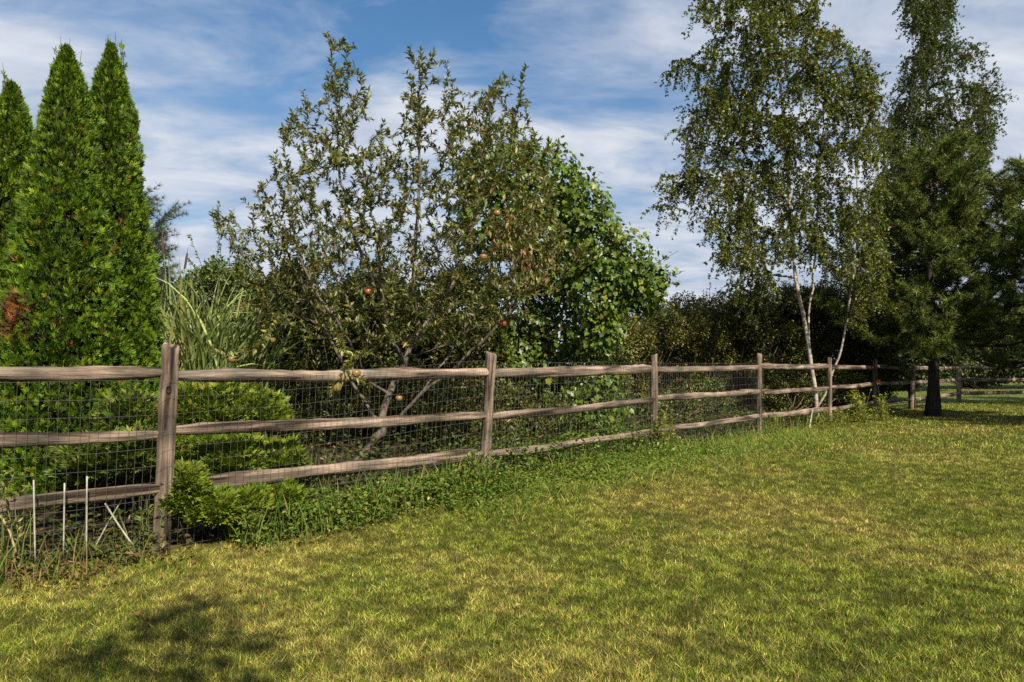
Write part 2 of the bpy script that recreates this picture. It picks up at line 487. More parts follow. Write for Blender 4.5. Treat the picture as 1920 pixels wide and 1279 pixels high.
# ------------------------------------------------------------------ split rail fence
def rail_mesh(name, L, h, w, seed, parent, p0, p1):
    """a split rail from p0 to p1: local X is its length"""
    r = np.random.default_rng(seed)
    n, k = 34, 12
    xsn = np.linspace(0, L, n)
    ang = np.arange(k) / k * 2 * math.pi
    prof = 1 + .16 * r.standard_normal(k); prof = (prof + np.roll(prof, 1)) / 2
    hh = h * (1 + .09 * np.interp(xsn, np.linspace(0, L, 7), r.standard_normal(7)))
    ww = w * (1 + .11 * np.interp(xsn, np.linspace(0, L, 7), r.standard_normal(7)))
    tap = np.minimum(1, .62 + np.minimum(xsn, L - xsn) / .22 * .38)
    oy = np.interp(xsn, np.linspace(0, L, 5), r.standard_normal(5) * .010); oz = np.interp(xsn, np.linspace(0, L, 6), r.standard_normal(6) * .006)
    oz = oz - .012 * np.sin(xsn / L * math.pi)
    cs, sn = np.cos(ang), np.sin(ang)
    # squarish split section
    sq = 1 / np.maximum(np.abs(cs), np.abs(sn)) ** .55
    V = np.stack([np.repeat(xsn[:, None], k, 1),
                  oy[:, None] + (ww * tap)[:, None] * (cs * sq * prof)[None] * (1 + .06 * r.standard_normal((n, k))),
                  oz[:, None] + (hh * tap)[:, None] * (sn * sq * prof)[None] * (1 + .06 * r.standard_normal((n, k)))], -1).reshape(-1, 3)
    i = np.arange(n - 1)[:, None] * k; j = np.arange(k)[None]; j2 = (j + 1) % k
    q = np.stack([i + j, i + j2, i + k + j2, i + k + j], -1).reshape(-1, 4)
    T = np.concatenate([q[:, [0, 2, 1]], q[:, [0, 3, 2]]])
    V = np.concatenate([V, [[0, oy[0], oz[0]], [L, oy[-1], oz[-1]]]])
    e = (n - 1) * k
    T = np.concatenate([T, [[a, (a + 1) % k, n * k] for a in range(k)], [[e + (a + 1) % k, e + a, n * k + 1] for a in range(k)]])
    G = Geo(); G.add(V, T, np.array([.3, .3, .3]))
    o = G.build(name, M_RAIL, smooth_shade=True)
    o.parent = parent
    o.location = Vector(p0) - parent.location
    o.rotation_euler = (Vector(p1) - Vector(p0)).to_track_quat('X', 'Z').to_euler()
    return o

def post_mesh(name, foot, top, rad, seed, parent):
    r = np.random.default_rng(seed)
    n, k = 26, 16
    foot = np.array(foot); top = np.array(top)
    H = np.linalg.norm(top - foot) + .12
    zs = np.linspace(-.12, H - .12, n)
    ang = np.arange(k) / k * 2 * math.pi
    prof = 1 + .09 * r.standard_normal(k); prof = (prof + np.roll(prof, 1)) / 2
    rr = rad * (1 + .05 * np.interp(zs, np.linspace(-.12, H, 8), r.standard_normal(8))) * (1.05 - .08 * zs / H)
    V = np.stack([rr[:, None] * (np.cos(ang) * prof)[None] * (1 + .02 * r.standard_normal((n, k))),
                  rr[:, None] * (np.sin(ang) * prof)[None] * (1 + .02 * r.standard_normal((n, k))),
                  np.repeat(zs[:, None], k, 1)], -1)
    V[-1, :, 2] += .012 * np.cos(ang - 1) + .004 * r.standard_normal(k)
    rim = V[-1].copy(); rim[:, :2] *= .86; rim[:, 2] += .008
    V = np.concatenate([V.reshape(-1, 3), rim])
    n2 = n + 1
    i = np.arange(n2 - 1)[:, None] * k; j = np.arange(k)[None]; j2 = (j + 1) % k
    q = np.stack([i + j, i + j2, i + k + j2, i + k + j], -1).reshape(-1, 4)
    T = np.concatenate([q[:, [0, 1, 2]], q[:, [0, 2, 3]]])
    V = np.concatenate([V, [[0, 0, V[-k:, 2].mean() - .003]]])
    e = (n2 - 1) * k
    T = np.concatenate([T, [[e + a, e + (a + 1) % k, n2 * k] for a in range(k)]])
    G = Geo(); G.add(V, T, np.array([.3, .3, .3]))
    o = G.build(name, M_POST, smooth_shade=True)
    o.parent = parent
    o.location = Vector(foot) - parent.location
    o.rotation_euler = Vector(top - foot).to_track_quat('Z', 'Y').to_euler()
    return o

posts = []     # (foot, top, radius, hole points)
def post_spec(d, pxt, pyt, pxb, gy, rad, rails):
    foot = P(pxb, 0, d); foot[2] = float(gz(foot[0], d))
    top = P(pxt, pyt, d)
    hs_ = []
    for py in rails:
        z = EYE + (HY - py) / F * d
        f = (z - foot[2]) / (top[2] - foot[2])
        hs_.append(foot * (1 - f) + top * f)
    return foot, top, rad, hs_
specs = [
    (4.57, 320, 649, 302, 0, .054, (702, 809, 914)),
    (6.49, 921, 663, 907, 0, .050, (700, 779, 850)),
    (8.36, 1226, 667, 1227, 0, .047, (691, 748, 806)),
    (10.60, 1424, 665, 1424, 0, .041, (687, 734, 781)),
    (12.66, 1555, 672, 1555, 0, .042, (688, 727, 768)),
    (14.8, 1641, 676, 1641, 0, .045, (688, 720, 754)),
    (17.0, 1710, 684, 1710, 0, .075, (690, 716, 749)),
]
posts = [post_spec(*s_) for s_ in specs]
f0 = np.array([-4.30, 2.55, float(gz(-4.3, 2.55))])
posts.insert(0, (f0, f0 + [0.02, 0, 1.34], .062, [f0 + [0, 0, 1.225], f0 + [0, 0, .85], f0 + [0, 0, .47]]))
fence = thing('split_rail_fence', posts[1][0], 'weathered grey brown three rail fence with wire netting running back from left foreground', 'fence')
rng = np.random.default_rng(11)
for i, (foot, top, rad, hs_) in enumerate(posts):
    po = post_mesh('post', foot, top, rad, 40 + i, fence)
    if i == 1:
        # dark knot hole with a pale sawn patch, on the face towards the lawn
        G = Geo(); kc = np.array([.0, 0, 0])
        a = np.linspace(0, 2 * math.pi, 15)[:-1]
        ring = np.stack([.009 * np.cos(a), np.zeros(14), .013 * np.sin(a)], 1)
        V = np.concatenate([ring, ring * .55 + [0, .006, 0], [[0, .008, 0]]])
        T = [[q, (q + 1) % 14, 14 + q] for q in range(14)] + [[(q + 1) % 14, 14 + (q + 1) % 14, 14 + q] for q in range(14)] + [[14 + q, 14 + (q + 1) % 14, 28] for q in range(14)]
        V = V * [1.9, 1, 1.8]
        G.add(V, T, np.array([.012, .009, .007]))
        ko = G.build('knot_hole', M_TINT); ko.parent = po
        cd_ = Vector((-foot[0], -foot[1], 0)).normalized()
        qi = po.rotation_euler.to_quaternion().inverted()
        ko.location = qi @ (Vector((top - foot) * .79) + cd_ * .0575)
        ko.rotation_euler = (qi @ cd_.to_track_quat('-Y', 'Z')).to_euler()
        tag(ko, 'dark knot hole near the top of the post')
for i in range(len(posts) - 1):
    ha, hb = posts[i][3], posts[i + 1][3]
    for j in range(3):
        a = np.array(ha[j]); b = np.array(hb[j])
        if i == 1 and j == 2: a = a + [0, 0, .005]
        d = (b - a) / np.linalg.norm(b - a)
        dz = rng.normal() * .006
        a2 = a - d * .03 + [0, 0, dz]; b2 = b + d * .03 + [0, 0, dz + rng.normal() * .005]
        s_ = 1 if i < 4 else 1.0
        rail_mesh('rail', float(np.linalg.norm(b2 - a2)), (.043, .038, .039)[j] * (.95 + .1 * rng.random()) * s_, .031, 200 + i * 3 + j, fence, a2, b2)
# wire netting stapled to the lawn side
for i in range(4):
    fa, fb = posts[i][0], posts[i + 1][0]
    d2 = (fb - fa); Ls = np.linalg.norm(d2[:2]); d2 = d2 / Ls
    nrm = np.array([d2[1], -d2[0], 0]); nrm /= np.linalg.norm(nrm)
    G = Geo()
    nv = int(Ls / .052)
    step = 1
    def wpt(s, z):
        f = s / Ls
        lean_a = (posts[i][1] - fa) / (posts[i][1] - fa)[2]; lean_b = (posts[i + 1][1] - fb) / (posts[i + 1][1] - fb)[2]
        base = fa * (1 - f) + fb * f; base[2] = float(gz(base[0], base[1]))
        ln = lean_a * (1 - f) + lean_b * f
        return base + ln * z + nrm * (.066 + .008 * math.sin(s * 3.1 + i) + .006 * math.sin(z * 9 + s * 5))
    ztop = 1.13 - .06 * (i > 1)
    for a in range(nv + 1):
        s = min((a + .5 + .08 * rng.normal()) * .052, Ls)
        G.tube([wpt(s, z) for z in np.linspace(.0, ztop, 6)], .0011 + .0002 * (i > 1), 3, np.array([.3, .3, .3]), False)
    for z in np.linspace(.03, ztop - .005, 11):
        G.tube([wpt(s, z + .004 * math.sin(s * 7 + z * 20)) for s in np.linspace(0, Ls, 22)], .0011 + .0002 * (i > 1), 3, np.array([.3, .3, .3]), False)
    G.build('wire_netting', M_WIRE, fence)

# the far run beyond the pine
ff = [post_spec(20.5, 1798, 690, 1798, 0, .06, (690, 712, 737))]
for k_, pxk in enumerate((1936, 2080, 2230)):
    ff.append(post_spec(20.8 + .2 * k_, pxk, 686, pxk, 0, .06, (689, 711, 735)))
fence2 = thing('split_rail_fence', ff[0][0], 'distant shaded rail fence across the bright lawn beyond the dark pine trunk', 'fence')
for i, (foot, top, rad, hs_) in enumerate(ff):
    post_mesh('post', foot, top, rad, 70 + i, fence2)
chain = [posts[-1]] + ff
for i in range(len(chain) - 1):
    for j in range(3):
        a = np.array(chain[i][3][j]); b = np.array(chain[i + 1][3][j])
        L = float(np.linalg.norm(b - a))
        rail_mesh('rail', L, .052, .04, 300 + i * 3 + j, fence2, a, b)

# ------------------------------------------------------------------ plants: growing skeletons
class Tree:
    """joints with parents; new branches grow from the nearest joint to a tip"""
    def __init__(s, rng):
        s.p = []; s.par = []; s.chains = []; s.tipn = []; s.rng = rng
    def limb(s, pts, sub=.12, attach=None, jit=.012):
        pts = np.asarray(pts, float)
        # smooth through the points (Catmull-Rom)
        q = np.concatenate([[2 * pts[0] - pts[1]], pts, [2 * pts[-1] - pts[-2]]])
        out = []
        for i in range(1, len(q) - 2):
            m = max(2, int(np.linalg.norm(q[i + 1] - q[i]) / sub))
            for t in np.arange(m) / m:
                out.append(.5 * (2 * q[i] + (q[i + 1] - q[i - 1]) * t + (2 * q[i - 1] - 5 * q[i] + 4 * q[i + 1] - q[i + 2]) * t * t + (3 * q[i] - q[i - 1] - 3 * q[i + 1] + q[i + 2]) * t ** 3))
        out.append(pts[-1])
        out = np.array(out)
        out[1:-1] += s.rng.standard_normal((len(out) - 2, 3)) * jit
        par = -1
        if len(s.p):
            par = int(np.argmin(np.linalg.norm(np.array(s.p) - out[0], axis=1)))
        ch = [par] if par >= 0 else []
        for k, o in enumerate(out):
            if par >= 0 and k == 0:
                continue
            s.p.append(o); s.par.append(par); par = len(s.p) - 1; ch.append(par)
        s.chains.append(ch); s.tipn.append(par)
        return ch
    def grow(s, tips, up=.4, sub=.12, pen=1.2, maxd=None, minz=None):
        res = []
        tips = np.asarray(tips)
        base = np.array(s.p)
        order = np.argsort([np.min(np.linalg.norm(base - t, axis=1)) for t in tips])
        for k in order:
            t = tips[k]; P_ = np.array(s.p)
            d = P_ - t
            w = np.linalg.norm(d, axis=1) + pen * np.maximum(0, d[:, 2] + .05)
            if minz is not None:
                w = w + 10 * (P_[:, 2] < minz)
            n = int(np.argmin(w)); a = P_[n]; L = np.linalg.norm(t - a)
            if L < .04:
                continue
            c = a * .5 + t * .5
            c = c * (1 - .0) + np.array([0, 0, -up * L * .5]) + s.rng.standard_normal(3) * L * .07
            m = max(3, int(L / sub))
            par = n; ch = [n]
            for f in np.arange(1, m + 1) / m:
                o = a * (1 - f) ** 2 + 2 * c * f * (1 - f) + t * f * f + (s.rng.standard_normal(3) * .008 if f < 1 else 0)
                s.p.append(o); s.par.append(par); par = len(s.p) - 1; ch.append(par)
            s.chains.append(ch); s.tipn.append(par); res.append(ch)
        return res
    def radii(s, r0, ex=.45, rmax=.2):
        n = len(s.p); w = np.zeros(n)
        kids = np.zeros(n, int)
        for a in s.par:
            if a >= 0: kids[a] += 1
        for i in range(n - 1, -1, -1):
            if kids[i] == 0: w[i] = 1
            if s.par[i] >= 0: w[s.par[i]] += w[i]
        return np.minimum(r0 * w ** ex, rmax)
    def tubes(s, G, r, col, big=.02):
        P_ = np.array(s.p)
        for ch in s.chains:
            rr = r[ch].copy()
            if len(ch) > 2: rr[0] = min(rr[0], rr[1] * 1.25)
            sides = 9 if rr.max() > big else (5 if rr.max() > .007 else 3)
            G.tube(P_[ch], rr, sides, col, cap=False)

def in_poly(x, y, poly):
    c = np.zeros(len(x), bool); n = len(poly)
    for i in range(n):
        x0, y0 = poly[i]; x1, y1 = poly[(i + 1) % n]
        h = ((y0 > y) != (y1 > y)) & (x < (x1 - x0) * (y - y0) / (y1 - y0 + 1e-9) + x0)
        c ^= h
    return c

def tips_in(rng, poly, n, d0, dr, bias=None):
    """points filling a crown whose front outline is poly"""
    poly = np.array(poly, float); lo = poly.min(0); hi = poly.max(0); out = []
    while len(out) < n:
        q = lo + rng.random((n * 3, 2)) * (hi - lo)
        q = q[in_poly(q[:, 0], q[:, 1], poly)]
        for a in q:
            if bias is not None and rng.random() > bias(a[0], a[1]):
                continue
            out.append(P(a[0], a[1], d0 + np.clip(rng.normal() * dr, -2 * dr, 2 * dr)))
    return np.array(out[:n])

def leaves_on(G, pts, rng, per_m, tail, L, Wr, palette, spread=.95, droop=.12, fold=.25, pair=False, upb=.5):
    """leaves along the last `tail` metres of a twig"""
    pts = np.asarray(pts)
    seg = np.linalg.norm(np.diff(pts, axis=0), axis=1); cum = np.concatenate([[0], np.cumsum(seg)]); tot = cum[-1]
    tl = min(tail, tot); n = max(4, int(tl * per_m))
    s = tot - tl * rng.random(n)
    s[:2] = tot
    q = np.stack([np.interp(s, cum, pts[:, i]) for i in range(3)], 1)
    e = np.minimum(s + .03, tot); b = e - .06
    t = unit(np.stack([np.interp(e, cum, pts[:, i]) - np.interp(b, cum, pts[:, i]) for i in range(3)], 1))
    side = unit(np.cross(t, rdir(rng, n)))
    D = unit(t * (1 - .5 * spread) + side * spread + np.array([0, 0, .12]))
    N = unit(np.cross(np.cross(D, np.array([0, 0, 1.0]) + .6 * rng.standard_normal((n, 3))), D) + upb * np.array([0, 0, 1.0]))
    l = L * (.65 + .5 * rng.random(n))
    G.leaves(q, D, N, l, l * Wr * (.8 + .4 * rng.random(n)), pick(rng, n, palette), fold, droop)

# ------------------------------------------------------------------ apple tree
rng = np.random.default_rng(21)
ap_base = P(662, 862, 7.4); ap_base[2] = float(gz(ap_base[0], 7.4))
apple = thing('apple_tree', ap_base, 'multi stemmed apple tree with tall upright shoots and red apples behind the fence', 'tree')
T = Tree(rng)
q = lambda *a: [P(*x) for x in a]
T.limb([ap_base + [0, 0, -.05], *q((690, 835, 7.4), (720, 808, 7.4), (745, 790, 7.4), (793, 735, 7.3), (850, 690, 7.2), (905, 640, 7.1), (950, 590, 7.0), (1000, 535, 6.9))])
T.limb(q((712, 812, 7.4), (722, 765, 7.45), (740, 716, 7.5), (758, 685, 7.5), (774, 641, 7.5), (808, 590, 7.6), (855, 520, 7.7), (885, 430, 7.7), (905, 330, 7.7), (908, 240, 7.7)))
T.limb(q((758, 685, 7.5), (727, 616, 7.2), (714, 555, 7.0), (710, 470, 6.9), (695, 380, 6.9), (670, 280, 6.9)))
T.limb(q((765, 672, 7.5), (840, 644, 7.0), (930, 590, 6.6), (985, 530, 6.4)))
T.limb(q((716, 795, 7.42), (690, 765, 7.6), (662, 715, 7.8), (620, 640, 8.0), (560, 580, 8.1), (500, 530, 8.2), (450, 470, 8.2)))
T.limb(q((714, 560, 7.0), (665, 450, 7.3), (640, 340, 7.4), (630, 210, 7.5), (620, 72, 7.5)))
T.limb(q((785, 620, 7.55), (772, 530, 7.2), (782, 410, 7.1), (788, 250, 7.1), (788, 92, 7.1)))
T.limb(q((885, 430, 7.7), (935, 330, 7.9), (965, 230, 7.9), (984, 132, 7.9)))
T.limb(q((950, 590, 7.0), (1010, 500, 7.1), (1060, 430, 7.2)))
T.limb(q((620, 640, 8.0), (560, 520, 7.7), (520, 420, 7.6), (490, 350, 7.6)))
T.limb(q((695, 730, 7.5), (655, 640, 6.9), (600, 560, 6.6), (560, 470, 6.5), (540, 330, 6.5), (530, 255, 6.5)))
T.limb(q((793, 735, 7.3), (860, 640, 8.0), (900, 560, 8.4), (960, 450, 8.6)))
T.limb(q((740, 716, 7.5), (700, 650, 8.1), (650, 560, 8.5), (600, 450, 8.6), (575, 300, 8.6)))
poly = [(395, 405), (412, 385), (440, 430), (488, 350), (530, 430), (508, 300), (530, 245), (565, 180), (600, 215), (615, 75), (672, 95), (690, 205), (722, 235), (755, 200),
        (765, 90), (850, 115), (850, 205), (905, 175), (940, 140), (988, 135), (1000, 255), (1040, 275), (1030, 360), (1060, 430), (1110, 465), (1060, 520), (970, 600), (900, 640),
        (700, 640), (600, 650), (500, 640), (440, 560), (430, 480)]
tips = np.concatenate([tips_in(rng, poly, 900, 7.4, .60), tips_in(rng, [(560, 300), (640, 210), (700, 250), (780, 190), (850, 220), (985, 220), (1040, 300), (1060, 460), (960, 590), (760, 600), (620, 600), (520, 560), (500, 480)], 500, 7.4, .75)])
tips[:, 1] = np.clip(tips[:, 1], 6.25, 9)
sil = [(398, 398), (412, 382), (436, 400), (455, 375), (490, 345), (515, 372), (508, 296), (530, 240), (545, 225), (568, 172), (585, 205), (612, 66), (640, 75), (662, 85), (655, 130), (690, 170),
       (720, 230), (755, 215), (770, 92), (812, 100), (838, 118), (850, 180), (868, 190), (905, 172), (918, 200), (945, 140), (962, 148), (986, 128), (990, 190), (1000, 250), (1030, 262), (1045, 268),
       (600, 210), (745, 300), (470, 430), (420, 440), (560, 330), (1090, 460), (1120, 470)]
tips2 = np.array([P(a, b, 7.4 + .5 * rng.normal()) for a, b in sil])
br = T.grow(np.concatenate([tips, tips2]), up=.8, minz=1.45)
# low sprigs that hang over the top rail
low = T.grow(np.array([P(660, 668, 5.7), P(645, 700, 5.38), P(690, 662, 5.8), P(615, 735, 5.36), P(680, 712, 5.38), P(640, 655, 6.0), P(480, 652, 6.2), P(455, 664, 6.1), P(430, 668, 6.1), P(405, 660, 6.1), P(1000, 600, 6.8), P(940, 590, 6.5)]), up=.2, pen=.2)
r = T.radii(.0028, .42, .058)
G = Geo(); T.tubes(G, r, np.array([.2, .2, .2]), .012)
stump = [ap_base + [-.04, 0, -.05], ap_base + [-.05, -.01, .06], ap_base + [-.055, -.02, .14]]

G.build('trunk', M_BARK, apple, True)
APL = [(4, (.065, .085, .018)), (3, (.12, .142, .030)), (2.8, (.21, .22, .075)), (.9, (.16, .125, .035)), (.15, (.26, .15, .04))]
G = Geo()
Pn = np.array(T.p)
for ch in br + low:
    leaves_on(G, Pn[ch], rng, 112, .9, .067, .36, APL, spread=.78)
for ch in T.chains[1:13]:
    leaves_on(G, Pn[ch], rng, 105, 1.1, .067, .36, APL, spread=.78)
for ch in low:
    leaves_on(G, Pn[ch], rng, 75, .55, .066, .38, [(3, (.26, .26, .075)), (2, (.13, .16, .03)), (1, (.36, .30, .09))], spread=.9)
for ch in br[::6]:                                   # withered clusters on a few spurs
    leaves_on(G, Pn[ch], rng, 14, .4, .06, .4, [(1, (.17, .10, .035)), (1, (.11, .07, .03))])
for c_ in ((955, 425), (965, 460), (985, 480), (1000, 505), (945, 445)):     # a hanging bunch of dead leaves
    cen = P(*c_, 6.7)
    n = 34
    G.leaves(cen + rng.standard_normal((n, 3)) * [.09, .1, .09], unit(rdir(rng, n) * .6 + [0, 0, -1]), rdir(rng, n), .08, .03, pick(rng, n, [(2, (.26, .16, .06)), (1, (.17, .10, .04))]))
G.build('crown', M_LEAF, apple)
def apple_fruit(c, rad, col, parent):
    n, k = 9, 12
    th = np.linspace(0, math.pi, n); ph = np.arange(k) / k * 2 * math.pi
    rr = rad * (np.sin(th) ** .85) * (1 + .06 * np.cos(th)); zz_ = rad * (np.cos(th) * .92 - .28 * np.exp(-(th / .45) ** 2) + .16 * np.exp(-((math.pi - th) / .4) ** 2))
    V = np.stack([rr[:, None] * np.cos(ph), rr[:, None] * np.sin(ph), np.repeat(zz_[:, None], k, 1)], -1)
    bl = rng.random() * 6.28
    cc = np.clip(.5 + .5 * np.cos(ph[None] - bl) + .3 * np.cos(th)[:, None], 0, 1)[..., None]
    C = np.array(col) * .62 * cc + np.array([.17, .12, .03]) * (1 - cc)
    i = np.arange(n - 1)[:, None] * k; j = np.arange(k)[None]; j2 = (j + 1) % k
    qd = np.stack([i + j, i + k + j, i + k + j2, i + j2], -1).reshape(-1, 4)
    G = Geo(); G.add(V.reshape(-1, 3) + c, np.concatenate([qd[:, [0, 1, 2]], qd[:, [0, 2, 3]]]), C.reshape(-1, 3))
    G.tube([c + [0, 0, rad * .55], c + [.004, 0, rad * 1.0], c + [.008, .002, rad * 1.5]], .0022, 4, np.array([.07, .05, .03]))
    G.build('apple', M_APPLE, parent, True)
for (a, b, d, col) in ((690, 547, 6.5, (.50, .06, .02)), (510, 638, 6.6, (.26, .03, .02)), (906, 482, 6.4, (.52, .05, .02)), (435, 674, 6.1, (.45, .14, .06)), (631, 728, 5.38, (.55, .12, .03)),
                       (748, 747, 6.9, (.50, .18, .09)), (932, 400, 6.6, (.50, .14, .03)), (943, 607, 6.6, (.30, .05, .02)), (668, 700, 5.38, (.45, .20, .06))):
    apple_fruit(P(a, b, d), .036, col, apple)

# ------------------------------------------------------------------ arborvitae and low conifers
def sprays(G, c, axis, nrm, size, col, rng, k=7):
    """flat fans of scale leaves"""
    n = len(c)
    axis = unit(axis); S = unit(np.cross(axis, nrm))
    for a in np.linspace(-1.05, 1.05, k):
        d = axis * math.cos(a) + S * math.sin(a) + rng.standard_normal((n, 3)) * .10
        st = c + axis * (size * (.10 + .25 * (1 - abs(a))))[:, None] * .8
        L = size * (.62 + .25 * (1 - abs(a))) * (.8 + .4 * rng.random(n))
        G.leaves(st, d, np.cross(S, axis) + .2 * rng.standard_normal((n, 3)), L, L * .26, col * (1 + .12 * rng.standard_normal((n, 1))).clip(.5, 1.5), .1, .05, .55, True)

ARB = [(4, (.050, .098, .005)), (4, (.085, .150, .007)), (2.4, (.145, .215, .012)), (1.4, (.022, .048, .004)), (.12, (.18, .09, .02))]
def arborvitae(base, H, R, seed, label, brown=None, n=19000):
    rng = np.random.default_rng(seed)
    o = thing('arborvitae', base, label, 'tree', 'columnar arborvitae behind the fence')
    prof = lambda f: R / .47 * np.interp(f, [0, .2, .43, .6, .74, .85, .93, .98, 1], [.45, .47, .40, .31, .25, .18, .10, .03, .004])
    f = 1 - np.sqrt(rng.random(n)) ; f = np.where(rng.random(n) < .62, rng.random(n), f) * 1.0
    ph = rng.random(n) * 2 * math.pi
    lump = .76 + .46 * vnoise(ph * 2.2 + seed, f * 13 + seed) + .30 * (vnoise(ph * 5 + 9, f * 36 + seed) - .5)
    depth = 1 - .30 * rng.random(n) ** 2.2
    rad = prof(f) * lump * depth
    out = np.stack([np.cos(ph), np.sin(ph), 0 * ph], 1)
    c = np.array(base) + out * rad[:, None] + np.array([0, 0, 1.0]) * (f * H)[:, None]
    axis = out * (.55 + .3 * rng.random(n))[:, None] + np.array([0, 0, 1.0]) * (.75 + .4 * f)[:, None] + .35 * rng.standard_normal((n, 3))
    nrm = np.cross(out, np.array([0, 0, 1.0])) + .8 * rng.standard_normal((n, 3))
    col = pick(rng, n, ARB, .15)
    if brown is not None:
        dd = np.linalg.norm((c - brown) * [1, .4, .8], axis=1)
        m = (dd < .13 + .08 * rng.random(n))
        col[m] = pick(rng, m.sum(), [(1, (.20, .075, .02)), (1, (.08, .05, .025))])
    G = Geo()
    sprays(G, c, axis, nrm, (.042 + .032 * rng.random(n)) * (1 - .2 * f), col, rng, 6)
    # thin leader shoots at the tip
    for k in range(9):
        t0 = np.array(base) + [rng.normal() * .05, rng.normal() * .05, H * (.93 + .03 * rng.random())]
        t1 = t0 + [rng.normal() * .03, rng.normal() * .03, .14 + .22 * rng.random()]
        G.tube([t0, (t0 + t1) / 2, t1], [.004, .003, .0015], 3, np.array([.07, .08, .02]))
        m = 8
        cc = t0 + (t1 - t0) * rng.random((m, 1)) * .8
        sprays(G, cc, rdir(rng, m) * .5 + [0, 0, 1], rdir(rng, m), np.full(m, .045), pick(rng, m, ARB), rng, 5)
    G.build('crown', M_CONIFER, o)
    # stem and the dead brown twigs of the interior
    G = Geo()
    G.tube([np.array(base) + [0, 0, -.05], np.array(base) + [0, 0, H * .5], np.array(base) + [0, 0, H * .95]], [.06, .035, .006], 8, np.array([.1, .1, .1]))
    for k in range(240):
        h = rng.random() ** 1.2 * .9; a = rng.random() * 6.28
        rr = float(prof(h)) * .86
        b0 = np.array(base) + [0, 0, h * H]
        b1 = b0 + [math.cos(a) * rr, math.sin(a) * rr, .25 * rr + .1]
        G.tube([b0, (b0 + b1) / 2 + [0, 0, -.02], b1], [.006, .005, .002], 3, np.array([.1, .1, .1]))
    G.build('trunk', M_TWIG, o, True)
    # dense shaded needles inside
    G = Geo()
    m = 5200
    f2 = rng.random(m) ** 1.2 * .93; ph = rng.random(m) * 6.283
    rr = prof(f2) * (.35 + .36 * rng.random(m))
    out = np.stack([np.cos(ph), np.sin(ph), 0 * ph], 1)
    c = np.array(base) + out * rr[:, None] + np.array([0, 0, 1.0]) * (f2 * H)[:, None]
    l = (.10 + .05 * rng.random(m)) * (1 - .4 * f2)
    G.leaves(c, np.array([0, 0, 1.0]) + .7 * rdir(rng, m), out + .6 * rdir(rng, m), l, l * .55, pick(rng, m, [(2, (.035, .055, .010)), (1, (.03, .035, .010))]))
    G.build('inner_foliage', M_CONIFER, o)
    return o
def at_ground(px, d):
    p = P(px, 0, d); p[2] = float(gz(p[0], p[1])); return p
def top_h(py, d, base):
    return EYE + (HY - py) / F * d - base[2]
b1 = at_ground(22, 6.3); b2 = at_ground(126, 5.9); b3 = at_ground(208, 6.35)
arborvitae(b1, top_h(160, 6.3, b1), .52, 31, 'shortest of the three columnar arborvitae, at the left edge of the photo', P(62, 590, 5.95))
arborvitae(b2, top_h(94, 5.9, b2), .49, 32, 'tallest pointed columnar arborvitae, in the middle of the three behind the fence', P(42, 600, 5.6))
arborvitae(b3, top_h(88, 6.35, b3), .45, 33, 'slender columnar arborvitae nearest the cattails, right of the other two')
b4 = at_ground(-70, 6.4)
arborvitae(b4, 3.4, .45, 34, 'columnar arborvitae just cut off by the left edge of the photo', n=3600)

def low_conifer(base, lobes, seed, label, pal, n=3800, group='low bright green conifers at the fence'):
    rng = np.random.default_rng(seed)
    o = thing('low_conifer', base, label, 'shrub', group)
    G = Geo(); Gs = Geo()
    for (c, rx, rz) in lobes:
        c = np.array(c)
        m = int(n * rx * rx * 6)
        d = rdir(rng, m); d[:, 2] = np.abs(d[:, 2]) * 1.0 - .25 * rng.random(m)
        d = unit(d)
        sc_ = (.70 + .30 * rng.random(m) ** .5) * (.82 + .36 * vnoise(d[:, 0] * 3 + seed, d[:, 2] * 3 + d[:, 1] * 2))
        p = c + d * sc_[:, None] * np.array([rx, rx, rz])
        # layered, outward leaning sprays
        ax = unit(d * [1, 1, .3] + np.array([0, 0, .45]) + .35 * rng.standard_normal((m, 3)))
        sprays(G, p, ax, np.array([0, 0, 1.0]) + .7 * rng.standard_normal((m, 3)), .05 + .035 * rng.random(m), pick(rng, m, pal, .16), rng, 6)
        for k in range(6):
            e = c + rdir(rng, 1)[0] * np.array([rx, rx, rz]) * .85
            e[2] = max(e[2], base[2] + .08)
            foot_ = np.array([c[0], c[1], base[2] - .03]); Gs.tube([foot_, (foot_ + e) / 2, e], [.008, .006, .003], 4, np.array([.1, .1, .1]))
    G.build('foliage', M_CONIFER, o); Gs.build('stem', M_DARKSTEM, o, True)
LOWC = [(4, (.10, .16, .012)), (4, (.15, .205, .016)), (2.5, (.21, .245, .024)), (1.5, (.05, .09, .010))]
LOWD = [(4, (.065, .11, .014)), (3, (.11, .16, .02)), (2, (.16, .18, .03)), (2, (.04, .07, .012))]
low_conifer(at_ground(440, 6.2), [(P(415, 785, 6.1), .36, .32), (P(485, 790, 6.2), .26, .25), (P(355, 790, 6.0), .30, .28)], 51, 'taller bright green low conifer behind the upper rails right of the front post', LOWC)
low_conifer(at_ground(440, 5.7), [(P(425, 885, 5.6), .34, .30), (P(525, 890, 5.8), .24, .25), (P(350, 885, 5.5), .24, .27)], 52, 'bright green low conifer behind the lower rail right of the front post', LOWC)
low_conifer(at_ground(215, 5.3), [(P(195, 880, 5.2), .32, .24), (P(245, 800, 5.4), .22, .24), (P(262, 870, 5.1), .18, .24)], 53, 'dull green low conifer behind the lower rail left of the front post', LOWD)
low_conifer(at_ground(370, 4.75), [(P(352, 950, 4.70), .15, .22), (P(345, 915, 4.68), .10, .14), (P(405, 968, 4.76), .17, .15), (P(465, 962, 4.93), .17, .16), (P(525, 952, 5.1), .16, .15)], 54, 'small bright conifer sprawling onto the lawn in front of the fence beside the front post', LOWC, 8000)

